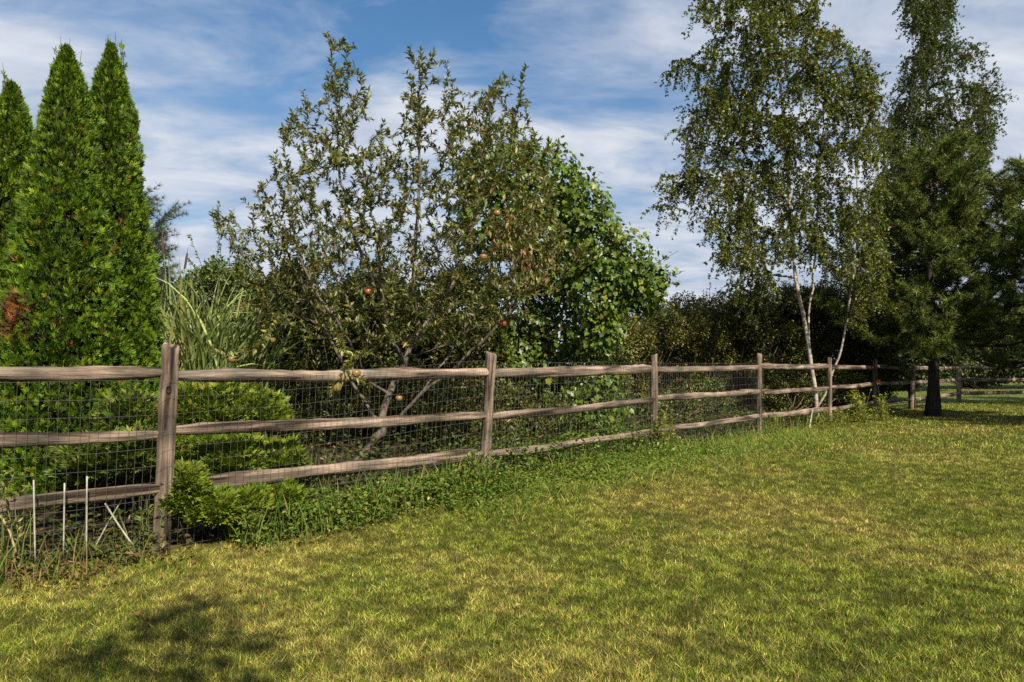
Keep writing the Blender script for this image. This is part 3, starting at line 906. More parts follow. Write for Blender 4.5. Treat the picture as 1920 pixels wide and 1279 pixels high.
# ------------------------------------------------------------------ broadleaf shrubs
def shrub(name, base, lobes, seed, label, cat, pal, leaf=.05, wr=.5, dens=900, group=None, shoots=20, mat=None, shoot_l=.5):
    """lobes: (centre, rx, rz); leaves gather in clumps on the surface of every lobe"""
    rng = np.random.default_rng(seed)
    o = thing(name, base, label, cat, group)
    base = np.array(base)
    G = Geo(); Gs = Geo()
    for (c, rx, rz) in lobes:
        c = np.array(c); R = np.array([rx, rx, rz])
        nsub = max(10, int(26 * (rx * rz) ** .5))
        d = rdir(rng, nsub); sub = c + d * R * (.45 + .45 * rng.random((nsub, 1)))
        sub = sub[sub[:, 2] > base[2] + .05]
        for sb in sub:
            sr = (.26 + .18 * rng.random()) * min(rx, rz)
            m = max(12, int(dens * sr * sr * 12))
            dd = rdir(rng, m)
            p = sb + dd * sr * (.45 + .6 * rng.random((m, 1)))
            p[:, 2] = np.maximum(p[:, 2], base[2] + .03)
            D = unit(dd + .8 * rdir(rng, m) + [0, 0, .1]); N = unit(dd + [0, 0, .6] + .5 * rdir(rng, m))
            l = leaf * (.7 + .6 * rng.random(m))
            G.leaves(p, D, N, l, l * wr, pick(rng, m, pal))
            Gs.tube([base + [rng.normal() * .1, rng.normal() * .1, -.03], (base * .5 + sb * .5) + [rng.normal() * .1, rng.normal() * .1, -.1], sb], [.016, .011, .004], 4, np.array([.1, .1, .1]))
        for k in range(shoots):
            d = rdir(rng, 1)[0]; d[2] = abs(d[2]) + .25; d /= np.linalg.norm(d)
            p0 = c + d * R * .75; p1 = c + d * R + unit(d * .5 + [0, 0, 1] + .3 * rng.standard_normal(3)) * shoot_l * rng.random()
            pts = [p0, (p0 + p1) / 2, p1]
            Gs.tube(pts, [.005, .004, .002], 3, np.array([.1, .1, .1]))
            leaves_on(G, pts, rng, 60, .5, leaf, wr, pal)
    G.build('foliage', mat or M_LEAF, o); Gs.build('stem', M_TWIG, o, True)
    return o

DARK = [(4, (.050, .072, .014)), (3, (.085, .105, .020)), (2, (.10, .085, .025)), (1, (.16, .175, .04))]
BRWN = [(3, (.11, .135, .025)), (3, (.155, .155, .035)), (2, (.21, .20, .05)), (1, (.06, .07, .015)), (.6, (.22, .15, .05))]
GRNB = [(3, (.075, .11, .025)), (3, (.11, .15, .035)), (1, (.16, .19, .05))]
g1 = 'shrubs of the thicket behind the apple tree'
def sb(name, px, d, tops, seed, label, pal, **k):
    """tops: (px, py of the lobe centre, depth offset, rx, rz)"""
    return shrub(name, at_ground(px, d), [(P(a, b, d + e), rx, rz) for a, b, e, rx, rz in tops], seed, label, 'shrub', pal, **k)
sb('thicket_shrub', 430, 10.6, [(420, 560, 0, .55, .7), (470, 620, .1, .6, .8), (450, 740, .2, .7, .8)], 61, 'green leafy bush topping the thicket right behind the cattails', GRNB, leaf=.06, group=g1)
sb('thicket_shrub', 590, 9.9, [(540, 570, 0, .6, .6), (610, 600, .2, .65, .7), (570, 740, .1, .8, .8)], 62, 'dark bush behind the left half of the apple tree', DARK, leaf=.06, group=g1)
sb('thicket_shrub', 720, 10.2, [(690, 590, 0, .7, .7), (760, 610, .2, .7, .7), (730, 750, .1, .9, .8)], 63, 'dark brownish bush directly behind the apple tree trunk', DARK, leaf=.06, group=g1)
sb('thicket_shrub', 870, 10.4, [(850, 590, 0, .7, .8), (900, 700, .1, .8, .8), (810, 770, .1, .7, .7)], 64, 'dark bush between the apple tree trunk and the vine covered mound', DARK, leaf=.06, group=g1)
sb('thicket_shrub', 330, 9.2, [(320, 720, 0, .55, .5), (400, 730, .3, .55, .5), (270, 740, .2, .5, .5)], 65, 'low dark bush at the foot of the cattails', DARK, leaf=.055, group=g1)
sb('thicket_shrub', 90, 8.2, [(0, 760, 0, .8, .6), (110, 750, .1, .8, .6), (220, 760, .2, .7, .6)], 66, 'low dark bush in the gaps under the arborvitae', DARK, leaf=.055, group=g1, shoots=6)

sb('thicket_shrub', 610, 8.9, [(560, 800, 0, .5, .45), (640, 800, .1, .45, .4)], 67, 'low dark undergrowth left of the apple trunk behind the netting', DARK, leaf=.05, group=g1, shoots=8)
sb('thicket_shrub', 850, 8.9, [(760, 800, .2, .45, .4), (840, 790, 0, .5, .45), (910, 780, .1, .45, .45)], 68, 'low dark undergrowth right of the apple trunk behind the netting', DARK, leaf=.05, group=g1, shoots=8)
sb('thicket_shrub', 1000, 9.3, [(960, 780, 0, .45, .4), (1030, 790, .2, .4, .4)], 69, 'low dark undergrowth under the hollow of the vine mound', DARK, leaf=.05, group=g1, shoots=8)

# ------------------------------------------------------------------ vine covered mound
rng = np.random.default_rng(71)
vb = at_ground(1040, 10.3)
vine = thing('grape_vine', vb, 'big leaved vine smothering a tree in a glossy green mound beside the apple tree', 'vine')
lobes = [(900, 330, 10.1, .40), (955, 320, 10.0, .48), (1030, 345, 10.1, .55), (1085, 395, 10.0, .48), (1110, 450, 9.9, .52), (1150, 500, 9.8, .55), (1195, 530, 9.8, .42), (1215, 545, 9.8, .30), (1120, 560, 9.8, .50), (1125, 630, 9.7, .36),
         (920, 420, 10.3, .6), (1000, 430, 9.9, .6), (975, 585, 10.7, .62), (1050, 620, 10.6, .62), (950, 690, 10.8, .7), (1030, 700, 10.5, .5), (1110, 720, 9.9, .38), (1080, 770, 9.9, .36), (1140, 780, 9.9, .30), (1040, 500, 10.3, .55), (1000, 760, 11.0, .7)]
LEAFSHAPE = [(0, .06), (-.12, .30), (.12, .52), (.30, .36), (.52, .52), (.62, .26), (1.0, 0), (.62, -.26), (.52, -.52), (.30, -.36), (.12, -.52), (-.12, -.30), (0, -.06)]
VIN = [(4, (.055, .098, .012)), (4, (.095, .150, .018)), (1.8, (.14, .20, .024)), (.5, (.21, .24, .04)), (.2, (.18, .12, .035))]
G = Geo(); Gs = Geo()
for (a, b, d, R) in lobes:
    c = P(a, b, d)
    m = int(1400 * R * R * 3.1)
    dd = rdir(rng, m)
    lump = .72 + .62 * vnoise(dd[:, 0] * 3.4 + a, dd[:, 2] * 3.4 + dd[:, 1] * 2.2 + b)
    p = c + dd * (R * lump * (.62 + .42 * rng.random(m)))[:, None]
    p = p[p[:, 2] > vb[2] + .03]; m = len(p); dd = dd[:m]
    N = unit(unit(p - c) + [0, -.1, .35] + .85 * rdir(rng, m))
    D = unit(np.cross(np.cross(N, unit(unit(p - c) * .5 + [0, 0, -1.0] + .6 * rdir(rng, m))), N))
    G.shape(p, D, N, .036 + .064 * rng.random(m) ** 1.6, LEAFSHAPE, pick(rng, m, VIN), .18)
    for k in range(2):
        e = c + rdir(rng, 1)[0] * R * .8 + [0, .3, 0]
        Gs.tube([vb + [0, .35, 0] + rng.standard_normal(3) * [.25, .15, 0], (vb + e) / 2 + [0, .4, 0] + rng.standard_normal(3) * .2, e], [.015, .011, .005], 5, np.array([.1, .1, .1]))
for (a, b, x, y) in ((1200, 530, 1285, 508), (1190, 520, 1255, 500), (1215, 550, 1270, 530), (1050, 360, 1085, 310), (1090, 420, 1125, 355), (1000, 320, 1030, 275), (1150, 520, 1200, 470), (1210, 540, 1245, 565), (1120, 650, 1140, 740), (1090, 700, 1120, 760), (1200, 520, 1265, 475), (1190, 550, 1250, 540), (1080, 350, 1115, 335), (1040, 300, 1050, 262), (960, 300, 1000, 262), (1150, 470, 1185, 440), (1110, 400, 1140, 385),
                     (1130, 640, 1155, 690), (1120, 560, 1160, 610), (1100, 640, 1130, 700), (1170, 560, 1190, 600)):
    p0, p1 = P(a, b, 9.7), P(x, y, 9.55)
    pts = [p0, p0 * .5 + p1 * .5 + [0, 0, .04], p1]
    Gs.tube(pts, [.006, .004, .002], 4, np.array([.1, .1, .1]))
    m = 16
    f = rng.random((m, 1)); q_ = p0 * (1 - f) + p1 * f + rng.standard_normal((m, 3)) * .02
    G.shape(q_, unit(rdir(rng, m) + unit(p1 - p0)), unit([0, -.3, .8] + .6 * rdir(rng, m)), .055 + .03 * rng.random(m), LEAFSHAPE, pick(rng, m, VIN), .18)
G.build('foliage', M_GLOSS, vine); Gs.build('stem', M_DARKSTEM, vine, True)

# ------------------------------------------------------------------ cattails behind the front post
rng = np.random.default_rng(81)
def strip(G, pts, w, nrm, C):
    pts = np.asarray(pts); n = len(pts)
    t = unit(np.gradient(pts, axis=0)); s = unit(np.cross(t, nrm))
    wv = w * np.minimum(1, (1.02 - np.linspace(0, 1, n)) * 3)[:, None] * .5
    V = np.stack([pts - s * wv, pts + s * wv], 1).reshape(-1, 3)
    i = np.arange(n - 1) * 2
    G.add(V, np.concatenate([np.stack([i, i + 1, i + 3], 1), np.stack([i, i + 3, i + 2], 1)]), C)
CAT = [(4, (.115, .17, .045)), (3, (.18, .23, .08)), (2.8, (.28, .32, .13)), (.5, (.28, .24, .10))]
for ci, (px, d, n, H, lab, spikes) in enumerate(((330, 8.2, 200, 2.5, 'clump of cattails with arching leaves close beside the arborvitae', ((304, 440, 8.5), (352, 470, 8.6))),
                                                 (395, 8.0, 230, 2.45, 'clump of cattails with pale arching leaves between the other cattails and the apple tree', ()),
                                                 (455, 8.6, 130, 2.2, 'sparser cattails partly hidden by the left branches of the apple tree', ()))):
    base = at_ground(px, d)
    o = thing('cattail_clump', base, lab, 'reeds', 'cattails behind the front post')
    G = Geo(); cols = pick(rng, n, CAT)
    for k in range(n):
        b0 = base + [rng.normal() * .20, rng.normal() * .22, 0]
        a = rng.random() * 6.28; out = np.array([math.cos(a), math.sin(a), 0])
        h = H * (.6 + .45 * rng.random()); bend = (.25 + 1.0 * rng.random() ** 1.2)
        f = np.linspace(0, 1, 9)[:, None]
        pts = b0 + np.array([0, 0, h]) * (f - .30 * bend * f ** 4) + out * bend * .85 * f ** 2.4 * h * .55
        strip(G, pts, .018 + .010 * rng.random(), np.array([-out[1] * .3 + .1, out[0] * .3 - 1, .1]) if k % 2 else out + [0, 0, .2], cols[k])
    G.build('leaf_blades', M_GRASS, o)
    for s_ in spikes:
        tip = P(*s_); b0 = base + [rng.normal() * .1, rng.normal() * .1, 0]
        G = Geo(); u_ = unit(tip - b0)
        G.tube([b0, (b0 + tip) / 2, tip - u_ * .22], .004, 5, np.array([.12, .15, .05]))
        G.build('stalk', M_TINT, o, True)
        G = Geo()
        G.tube([tip - u_ * .24, tip - u_ * .225, tip - u_ * .1, tip - u_ * .035, tip - u_ * .03, tip + u_ * .06], [.004, .012, .014, .011, .003, .0015], 8, np.array([.075, .04, .022]))
        G.build('seed_spike', M_TINT, o, True)

# ------------------------------------------------------------------ birches
BIR = [(4, (.050, .076, .013)), (3, (.085, .115, .018)), (2.4, (.145, .165, .024)), (.6, (.14, .11, .025)), (.7, (.21, .22, .035))]
BIRD = [(5, (.036, .060, .014)), (3, (.06, .09, .018)), (1.2, (.10, .125, .025)), (.4, (.10, .07, .025))]
def birch(base, limbs, poly, ntips, d0, dr, seed, label, pal, strands=2, sl=.75, bark=None, rmax=.12, extra=(), maxr=None):
    rng = np.random.default_rng(seed)
    o = thing('birch_tree', base, label, 'tree')
    T = Tree(rng)
    for l in limbs: T.limb(l, sub=.2, jit=.01)
    tips = tips_in(rng, poly, ntips, d0, dr)
    if len(extra):
        tips = np.concatenate([tips, [P(a, b, d0 + .4 * rng.normal()) for a, b in extra]])
    br = T.grow(tips, up=-.15, sub=.14, pen=.7, minz=base[2] + 1.6)
    r = T.radii(.0036, .42, rmax)
    G = Geo(); T.tubes(G, r, np.array([.1, .1, .1]), .02)
    nl = len(limbs)
    Pn = np.array(T.p)
    Gw = Geo(); Gt = Geo()
    for k, ch in enumerate(T.chains):
        rr = r[ch].copy()
        if len(ch) > 2: rr[0] = min(rr[0], rr[1] * 1.3)
        (Gw if k < nl else Gt).tube(Pn[ch], rr, 10 if k < nl else 4, np.array([.1, .1, .1]), cap=False)
    G = Geo()
    cen = Pn[T.tipn].mean(0)
    for ch in br:
        leaves_on(G, Pn[ch], rng, 95, .9, .060, .72, pal, droop=.1)
        tip = Pn[ch[-1]]
        for k in range(4):
            st = Pn[ch[max(0, len(ch) - 1 - k)]]
            dr_ = unit(unit((st - cen) * [1, 1, .3]) * .5 + rdir(rng, 1)[0] + [0, 0, -.1])
            l_ = .16 + .26 * rng.random()
            f = np.linspace(0, 1, 4)[:, None]
            pts = st + dr_ * l_ * f + np.array([0, 0, -.55 * l_]) * f ** 2
            Gt.tube(pts, .0022, 3, np.array([.1, .1, .1]), False)
            leaves_on(G, pts, rng, 56, l_, .062, .72, pal, spread=.9, droop=.1, upb=.25)
        for k in range(rng.integers(0, strands + 1)):
            st = Pn[ch[max(0, len(ch) - 1 - rng.integers(0, 4))]]
            out = unit((st - cen) * [1, 1, 0] + .5 * rng.standard_normal(3) * [1, 1, 0])
            L = sl * (.35 + .8 * rng.random())
            f = np.linspace(0, 1, 6)[:, None]
            pts = st + out * L * .22 * np.sqrt(f) + np.array([0, 0, -L]) * f ** 1.25 + np.array([0, 0, .05]) * np.sin(f * 3.14) + rng.standard_normal((6, 3)) * .012
            Gt.tube(pts, .0022, 3, np.array([.1, .1, .1]), False)
            leaves_on(G, pts, rng, 66, L, .056, .72, pal, spread=.8, droop=.1, upb=.2)
    Gw.build('trunk', bark or M_BIRCH, o, True); Gt.build('branch', M_TWIG, o, True); G.build('crown', M_LEAF, o)
    return o
d = 13.6
bb = at_ground(1533, d)
limbsB = [
    [bb + [0, 0, -.05], *[P(*x) for x in ((1530, 740, d), (1524, 700, d), (1514, 640, d), (1506, 590, d), (1494, 540, d), (1487, 460, d + .1), (1480, 360, d + .1), (1470, 230, d), (1455, 90, d), (1440, -60, d))]],
    [P(1518, 650, d), P(1516, 600, d + .1), P(1522, 540, d + .2), P(1530, 460, d + .3), P(1535, 340, d + .4), P(1545, 220, d + .4), (P(1550, 110, d + .4))],
    [P(1540, 770, d - .1), P(1556, 715, d - .1), P(1566, 688, d - .1), P(1578, 655, d - .15), P(1585, 620, d - .15), P(1592, 570, d - .1), P(1601, 510, d), P(1608, 420, d + .1), P(1605, 300, d + .2), P(1600, 170, d + .3)],
]
polyB = [(1310, -60), (1530, -60), (1535, 20), (1580, 60), (1640, 130), (1662, 230), (1660, 420), (1650, 560), (1600, 580), (1560, 500), (1500, 480), (1450, 460), (1440, 560), (1350, 550), (1335, 440), (1310, 350), (1250, 350), (1250, 320), (1290, 320),
         (1280, 240), (1310, 170), (1262, 130), (1270, 110), (1320, 80)]
birch(bb, limbsB, polyB, 780, d, .8, 91, 'white barked birch with three slim trunks and drooping olive leaves behind the fence', BIR, 3, .48, rmax=.052,
      extra=[(1252, 140), (1275, 120), (1240, 330), (1232, 390), (1250, 375), (1275, 350), (1290, 400), (1300, 380), (1262, 130), (1290, 118), (1262, 335), (1245, 385), (1265, 360), (1300, 320), (1320, 20), (1305, -10), (1525, 25), (1500, 40), (1560, 70), (1590, 100), (1640, 150), (1650, 180), (1300, 240), (1285, 210), (1345, 420), (1360, 440), (1370, 460), (1345, 400), (1590, 480), (1620, 500), (1640, 470), (1655, 520), (1650, 560)])
d2_ = 16.6
bb2 = at_ground(1747, d2_)
limbsC = [[bb2 + [0, 0, -.05], *[P(*x) for x in ((1746, 640, d2_), (1736, 540, d2_), (1730, 450, d2_), (1735, 300, d2_), (1738, 150, d2_), (1740, 20, d2_), (1742, -60, d2_))]],
          [P(1730, 500, d2_), P(1775, 380, d2_), P(1810, 270, d2_ - .2), P(1845, 170, d2_ - .2)],
          [P(1729, 480, d2_), P(1700, 380, d2_), P(1680, 280, d2_), P(1680, 200, d2_)],
          [P(1738, 150, d2_), P(1770, 110, d2_), P(1805, 88, d2_), P(1835, 92, d2_)], [P(1810, 270, d2_ - .2), P(1835, 180, d2_ - .2), P(1858, 138, d2_ - .2), P(1876, 150, d2_ - .2)],
          [P(1735, 300, d2_), P(1790, 260, d2_ + .3), P(1850, 290, d2_ + .3)]]
polyC = [(1700, -60), (1785, -60), (1780, 60), (1815, 100), (1780, 150), (1850, 150), (1870, 200), (1845, 300), (1850, 430), (1800, 500), (1660, 520), (1650, 240), (1690, 170), (1700, 90)]
birch(bb2, limbsC, polyC, 720, d2_, .9, 92, 'tall dark weeping birch rising above the pine, cut off at the top', BIRD, 3, .55, bark=M_BARK, rmax=.12,
      extra=[(1700, 10), (1690, 50), (1785, 20), (1810, 75), (1830, 90), (1835, 125), (1865, 130), (1875, 150), (1870, 180), (1850, 140), (1880, 170), (1845, 95), (1820, 85), (1862, 330), (1850, 380), (1855, 440), (1840, 470), (1845, 350), (1800, 85), (1700, 130), (1690, 170), (1760, 60)])

# ------------------------------------------------------------------ pines
PIN = [(4, (.065, .10, .018)), (3, (.11, .15, .025)), (1.8, (.16, .20, .036)), (.5, (.16, .12, .035))]
def pine(base, H, R, zlow, seed, label, trunk_r, group=None, pal=PIN, nw=15, ang=.25, needles=15, nl=.085, nwid=.0055):
    rng = np.random.default_rng(seed)
    o = thing('pine_tree', base, label, 'tree', group); base = np.array(base)
    Gt = Geo(); Gb = Geo(); G = Geo()
    zs = np.linspace(0, 1, 10)[:, None]
    tr = base + np.array([0, 0, H]) * zs + rng.standard_normal((10, 3)) * [.03, .03, 0]
    rad = trunk_r * (1 - zs[:, 0]) ** .8 + .008; rad[0] *= 1.45
    tr[0, 2] -= .05
    Gt.tube(tr, rad, 14, np.array([.1, .1, .1]))
    for k in range(5):      # root flare
        a = k * 1.26 + rng.random()
        Gt.tube([base + [0, 0, .22], base + [math.cos(a) * trunk_r * 1.1, math.sin(a) * trunk_r * 1.1, .05], base + [math.cos(a) * trunk_r * 2.2, math.sin(a) * trunk_r * 2.2, -.04]], [trunk_r * .5, trunk_r * .45, trunk_r * .2], 7, np.array([.1, .1, .1]))
    tufts = []; axes = []
    for w in range(nw):
        f = w / (nw - 1)
        z = zlow + (H - .25 - zlow) * f
        Lb = R * (1 - f) ** .75 * (.9 if w else .85) + .22
        for b in range(rng.integers(5, 8)):
            a = rng.random() * 6.283; out = np.array([math.cos(a), math.sin(a), 0])
            L = Lb * (.55 + .65 * rng.random()); sl = ang + .5 * f + .15 * rng.normal()
            t = np.linspace(0, 1, 7)[:, None]
            p0 = base + [0, 0, z + rng.normal() * .08]
            pts = p0 + out * L * t + np.array([0, 0, 1.0]) * L * (sl * t ** 1.3 - .16 * np.sin(t * 3.14)) + rng.standard_normal((7, 3)) * .02
            Gb.tube(pts, np.linspace(.022, .005, 7) * (.6 + .5 * (1 - f)), 5, np.array([.1, .1, .1]), False)
            nb = int(9 + 11 * L)
            for s in range(nb):
                q_ = .22 + .78 * rng.random()
                c = np.array([np.interp(q_, t[:, 0], pts[:, i]) for i in range(3)])
                side = np.cross(out, [0, 0, 1]) * (1 if s % 2 else -1)
                dd = unit(out * .7 + side * .75 * rng.random() + np.array([0, 0, .35 + .2 * rng.normal()]))
                l = (.18 + .28 * rng.random()) * (1.2 - .6 * q_) + .05
                Gb.tube([c, c + dd * l * .5, c + dd * l + [0, 0, .03]], [.005, .004, .002], 3, np.array([.1, .1, .1]), False)
                for e in np.linspace(.35, 1, 4):
                    tufts.append(c + dd * l * e + [0, 0, .03 * e]); axes.append(dd)
    tufts = np.array(tufts); axes = np.array(axes)
    n = len(tufts)
    cc = pick(rng, n, pal)
    A = np.repeat(tufts, needles, 0); X = np.repeat(axes, needles, 0); C = np.repeat(cc, needles, 0)
    m = len(A)
    D = unit(X * .75 + rdir(rng, m) * .9 + [0, 0, .1]); S = unit(np.cross(D, rdir(rng, m)))
    l = (nl * (.7 + .5 * rng.random(m)))[:, None]
    G.tris(A - S * nwid * .5, A + S * nwid * .5, A + D * l, C)
    Gt.build('trunk', M_PINEBARK, o, True); Gb.build('branch', M_PINEBARK, o, True); G.build('crown', M_NEEDLE, o)
    return o
pb = at_ground(1748, 14.4)
pine(pb, 5.6, 2.2, 1.5, 101, 'dark pine with a black trunk standing on the lawn in front of the far fence', .112, nw=20, needles=20, nl=.11, nwid=.010)
pb2 = at_ground(1945, 13.6)
pine(pb2, 5.0, 2.5, 1.2, 102, 'dark pine cut off by the right edge of the photo', .12, nw=17, ang=.35, needles=20, nl=.11, nwid=.010)
pb4 = np.array([10.5, 11.4, float(gz(10.5, 11.4))])
pine(pb4, 5.0, 1.5, 1.3, 104, 'unseen pine added outside the right edge to shade the lawn by the black trunk', .13, nw=14, needles=16, nl=.12, nwid=.012)  # added out of view so its shadow darkens the lawn by the trunk
pine(np.array([19.0, 17.9, .2]), 6.0, 2.2, 1.4, 106, 'unseen pine added well outside the right edge to shade the far fence', .14, nw=14, needles=16, nl=.12, nwid=.012)  # another pine put in out of frame to shade the far rails
pine(np.array([15.3, 17.7, .2]), 6.0, 2.3, 1.4, 105, 'extra pine added just outside the right edge to shade the far fence', .14, nw=14, needles=16, nl=.12, nwid=.012)  # added beside the frame to keep sun off the far fence
pb3 = at_ground(228, 9.5)
pine(pb3, 3.35, .75, .6, 103, 'small blue green pine peeking out behind the right hand arborvitae', .05, pal=[(1, (.05, .07, .045)), (1, (.075, .095, .06))], nw=9, ang=.7, needles=22, nl=.09, nwid=.005)

# ------------------------------------------------------------------ shrubs and trees further back
g2 = 'shrub row behind the fence and the birch'
sb('hedge_shrub', 1190, 14.5, [(1185, 660, 0, .75, .75), (1230, 640, .3, .7, .75), (1180, 740, 0, .8, .6)], 111, 'olive brown shrub just right of the vine mound', BRWN, leaf=.055, group=g2)
sb('hedge_shrub', 1285, 15.2, [(1270, 625, 0, .8, .75), (1320, 640, .2, .7, .8), (1290, 730, 0, .9, .7)], 112, 'olive brown shrub behind the third fence post with ragged top', BRWN, leaf=.055, group=g2)
sb('hedge_shrub', 1385, 15.6, [(1370, 610, 0, .85, .8), (1420, 620, .2, .75, .8), (1390, 720, 0, .9, .7)], 113, 'dark brown green shrub behind the fourth fence post', DARK + [(3, (.07, .06, .02))], leaf=.055, group=g2)
sb('hedge_shrub', 1480, 16.4, [(1460, 600, 0, .9, .9), (1520, 610, .2, .85, .9), (1490, 715, 0, 1.0, .8)], 114, 'dark green shrub in shade directly behind the white birch trunks', DARK, leaf=.06, group=g2)
sb('hedge_shrub', 1610, 17.2, [(1590, 590, 0, .95, .95), (1650, 600, .2, .9, .9), (1620, 710, 0, 1.0, .9)], 115, 'dark green shrub between the birch trunks and the pine', DARK, leaf=.06, group=g2)
sb('hedge_shrub', 1240, 12.0, [(1190, 745, -.5, .4, .4), (1270, 760, 0, .4, .35), (1340, 750, .4, .42, .4)], 116, 'low leafy undergrowth behind the rails between third and fourth posts', GRNB + [(4, (.04, .055, .015))], leaf=.05, group=g2, shoots=8)
sb('hedge_shrub', 1480, 14.6, [(1450, 745, 0, .45, .4), (1520, 745, .2, .45, .45), (1590, 735, .6, .5, .5)], 117, 'low dark undergrowth around the foot of the white birch', DARK, leaf=.05, group=g2, shoots=8)
sb('hedge_shrub', 1120, 11.0, [(1070, 770, -.4, .35, .4), (1130, 780, -.3, .35, .35)], 118, 'fresh green low plant at the foot of the vine mound', GRNB, leaf=.06, group=g2, shoots=10)
g3 = 'distant trees beyond the lawn'
FAR = [(3, (.035, .055, .018)), (2, (.055, .080, .022)), (1, (.08, .10, .03))]
for k, (px, dd, py, rx, rz, lab) in enumerate((
        (1700, 30, 640, 2.4, 1.6, 'distant dark tree showing between the near post and the pine trunk'),
        (1830, 33, 640, 2.8, 1.7, 'distant dark tree just right of the pine trunk beyond the far fence'),
        (1960, 34, 630, 3.0, 2.0, 'distant dark tree beyond the far fence at the right edge'),
        (2110, 34, 630, 3.0, 2.0, 'distant dark tree beyond the far fence past the right edge'),
        (1210, 27, 640, 2.4, 1.4, 'distant tree behind the olive brown shrubs right of the vine'),
        (1400, 29, 630, 2.8, 1.6, 'distant tree behind the shrub row left of the birch'),
        (800, 24, 640, 2.6, 1.5, 'distant tree hidden behind the apple tree crown'),
        (350, 22, 610, 2.2, 1.3, 'distant pale tree seen through the cattails'),
        (560, 23, 620, 2.4, 1.4, 'distant tree behind the left side of the apple tree'),
        (-40, 22, 620, 2.4, 1.6, 'distant tree behind the left hand arborvitae'))):
    c = P(px, py, dd)
    shrub('distant_tree', at_ground(px, dd), [(c, rx, rz), (c + [rx * .7, .4, -.5], rx * .7, rz * .8), (c + [-rx * .7, .3, -.6], rx * .7, rz * .8)], 130 + k, lab, 'tree', FAR, leaf=.16, wr=.6, dens=60, group=g3, shoots=14, shoot_l=.8)

# ------------------------------------------------------------------ weeds, stakes and small things by the fence
rng = np.random.default_rng(151)
def line_pts(n, x0, x1, off, sd):
    x = x0 + rng.random(n) * (x1 - x0)
    o = off + rng.normal(size=n) * sd
    return x + .7 * o, fence_y(x) - .7 * o
def tall_grass(G, x, y, h, w, c, bend=.5):
    for k in range(len(x)):
        a = rng.random() * 6.283; out = np.array([math.cos(a), math.sin(a), 0])
        f = np.linspace(0, 1, 6)[:, None]; b = bend * (.3 + rng.random())
        b0 = np.array([x[k], y[k], float(gz(x[k], y[k])) - .01])
        pts = b0 + np.array([0, 0, h[k]]) * (f - .25 * b * f ** 3) + out * h[k] * b * .7 * f ** 2
        strip(G, pts, w, np.array([-out[1], out[0], .2]) if k % 2 else np.array([.1, -1, .2]), c[k])
WEED = [(4, (.09, .145, .024)), (2, (.16, .18, .04)), (1, (.27, .21, .08)), (2, (.06, .10, .018))]
G = Geo()
for (n, x0, x1, off, sd, h0, h1) in ((760, -2.0, -.3, .12, .15, .12, .42), (260, -4.2, -2.4, .0, .18, .12, .42), (200, -.4, 1.6, .05, .14, .10, .28), (110, 1.7, 3.7, .03, .08, .1, .26), (200, 3.8, 6.3, .05, .12, .1, .35),
                                     (60, 1.68, 1.85, .06, .05, .2, .5), (50, 3.75, 3.95, .08, .06, .15, .35)):
    x, y = line_pts(n, x0, x1, off, sd)
    tall_grass(G, x, y, h0 + (h1 - h0) * rng.random(n) ** 1.6, .006, pick(rng, n, WEED))
x, y = line_pts(5200, -.9, 4.2, .50, .38)
tall_grass(G, x, y, (.03 + .10 * rng.random(5200)) * (.4 + 1.2 * fbm(x * 2.2, y * 2.2, 2)), .006, pick(rng, 5200, [(3, (.09, .15, .02)), (3, (.15, .20, .025)), (1, (.26, .23, .06))]), .9)
tag(G.build('tall_grass', M_GRASS), 'unmown grass stems along the foot of the fence', 'grass', kind='stuff')
# clover and broadleaf ground cover
G = Geo()
def cover(n, x0, x1, off, sd, size, hgt, pal):
    x, y = line_pts(n, x0, x1, off, sd)
    h = hgt * rng.random(n) * (.4 + 1.0 * fbm(x * 3, y * 3, 2))
    p = np.stack([x, y, gz(x, y) + h], 1)
    D = unit(rdir(rng, n) * [1, 1, .3]); N = unit(np.array([0, 0, 1.0]) + .5 * rdir(rng, n))
    l = size * (.6 + .7 * rng.random(n))
    G.leaves(p, D, N, l, l * .7, pick(rng, n, pal))
CLV = [(3, (.06, .12, .014)), (3, (.10, .17, .02)), (2.5, (.17, .215, .03))]
cover(6500, -.9, 2.2, .36, .28, .032, .13, CLV)
cover(2600, .2, 3.8, .70, .36, .030, .05, CLV)
cover(6500, -2.0, -.3, .12, .20, .038, .24, CLV + [(3, (.12, .13, .03))])
cover(2200, -4.2, -2.3, .03, .2, .035, .14, [(2, (.08, .11, .025)), (2, (.16, .10, .04)), (1, (.11, .06, .025))])
cover(3000, -.3, 1.7, -.15, .22, .045, .34, CLV)
cover(1400, 5.2, 7.6, .1, .25, .05, .25, [(2, (.20, .21, .03)), (2, (.11, .14, .03))])
UND = [(3, (.05, .075, .014)), (2, (.09, .11, .02)), (1, (.10, .075, .03))]
cover(9000, -4.4, 6.2, -.45, .28, .045, .22, UND)
cover(6000, -3.5, 6.0, -1.3, .5, .06, .30, UND)
tag(G.build('clover_cover', M_LEAF), 'low clover and weeds growing along the fence line', 'weeds', kind='stuff')
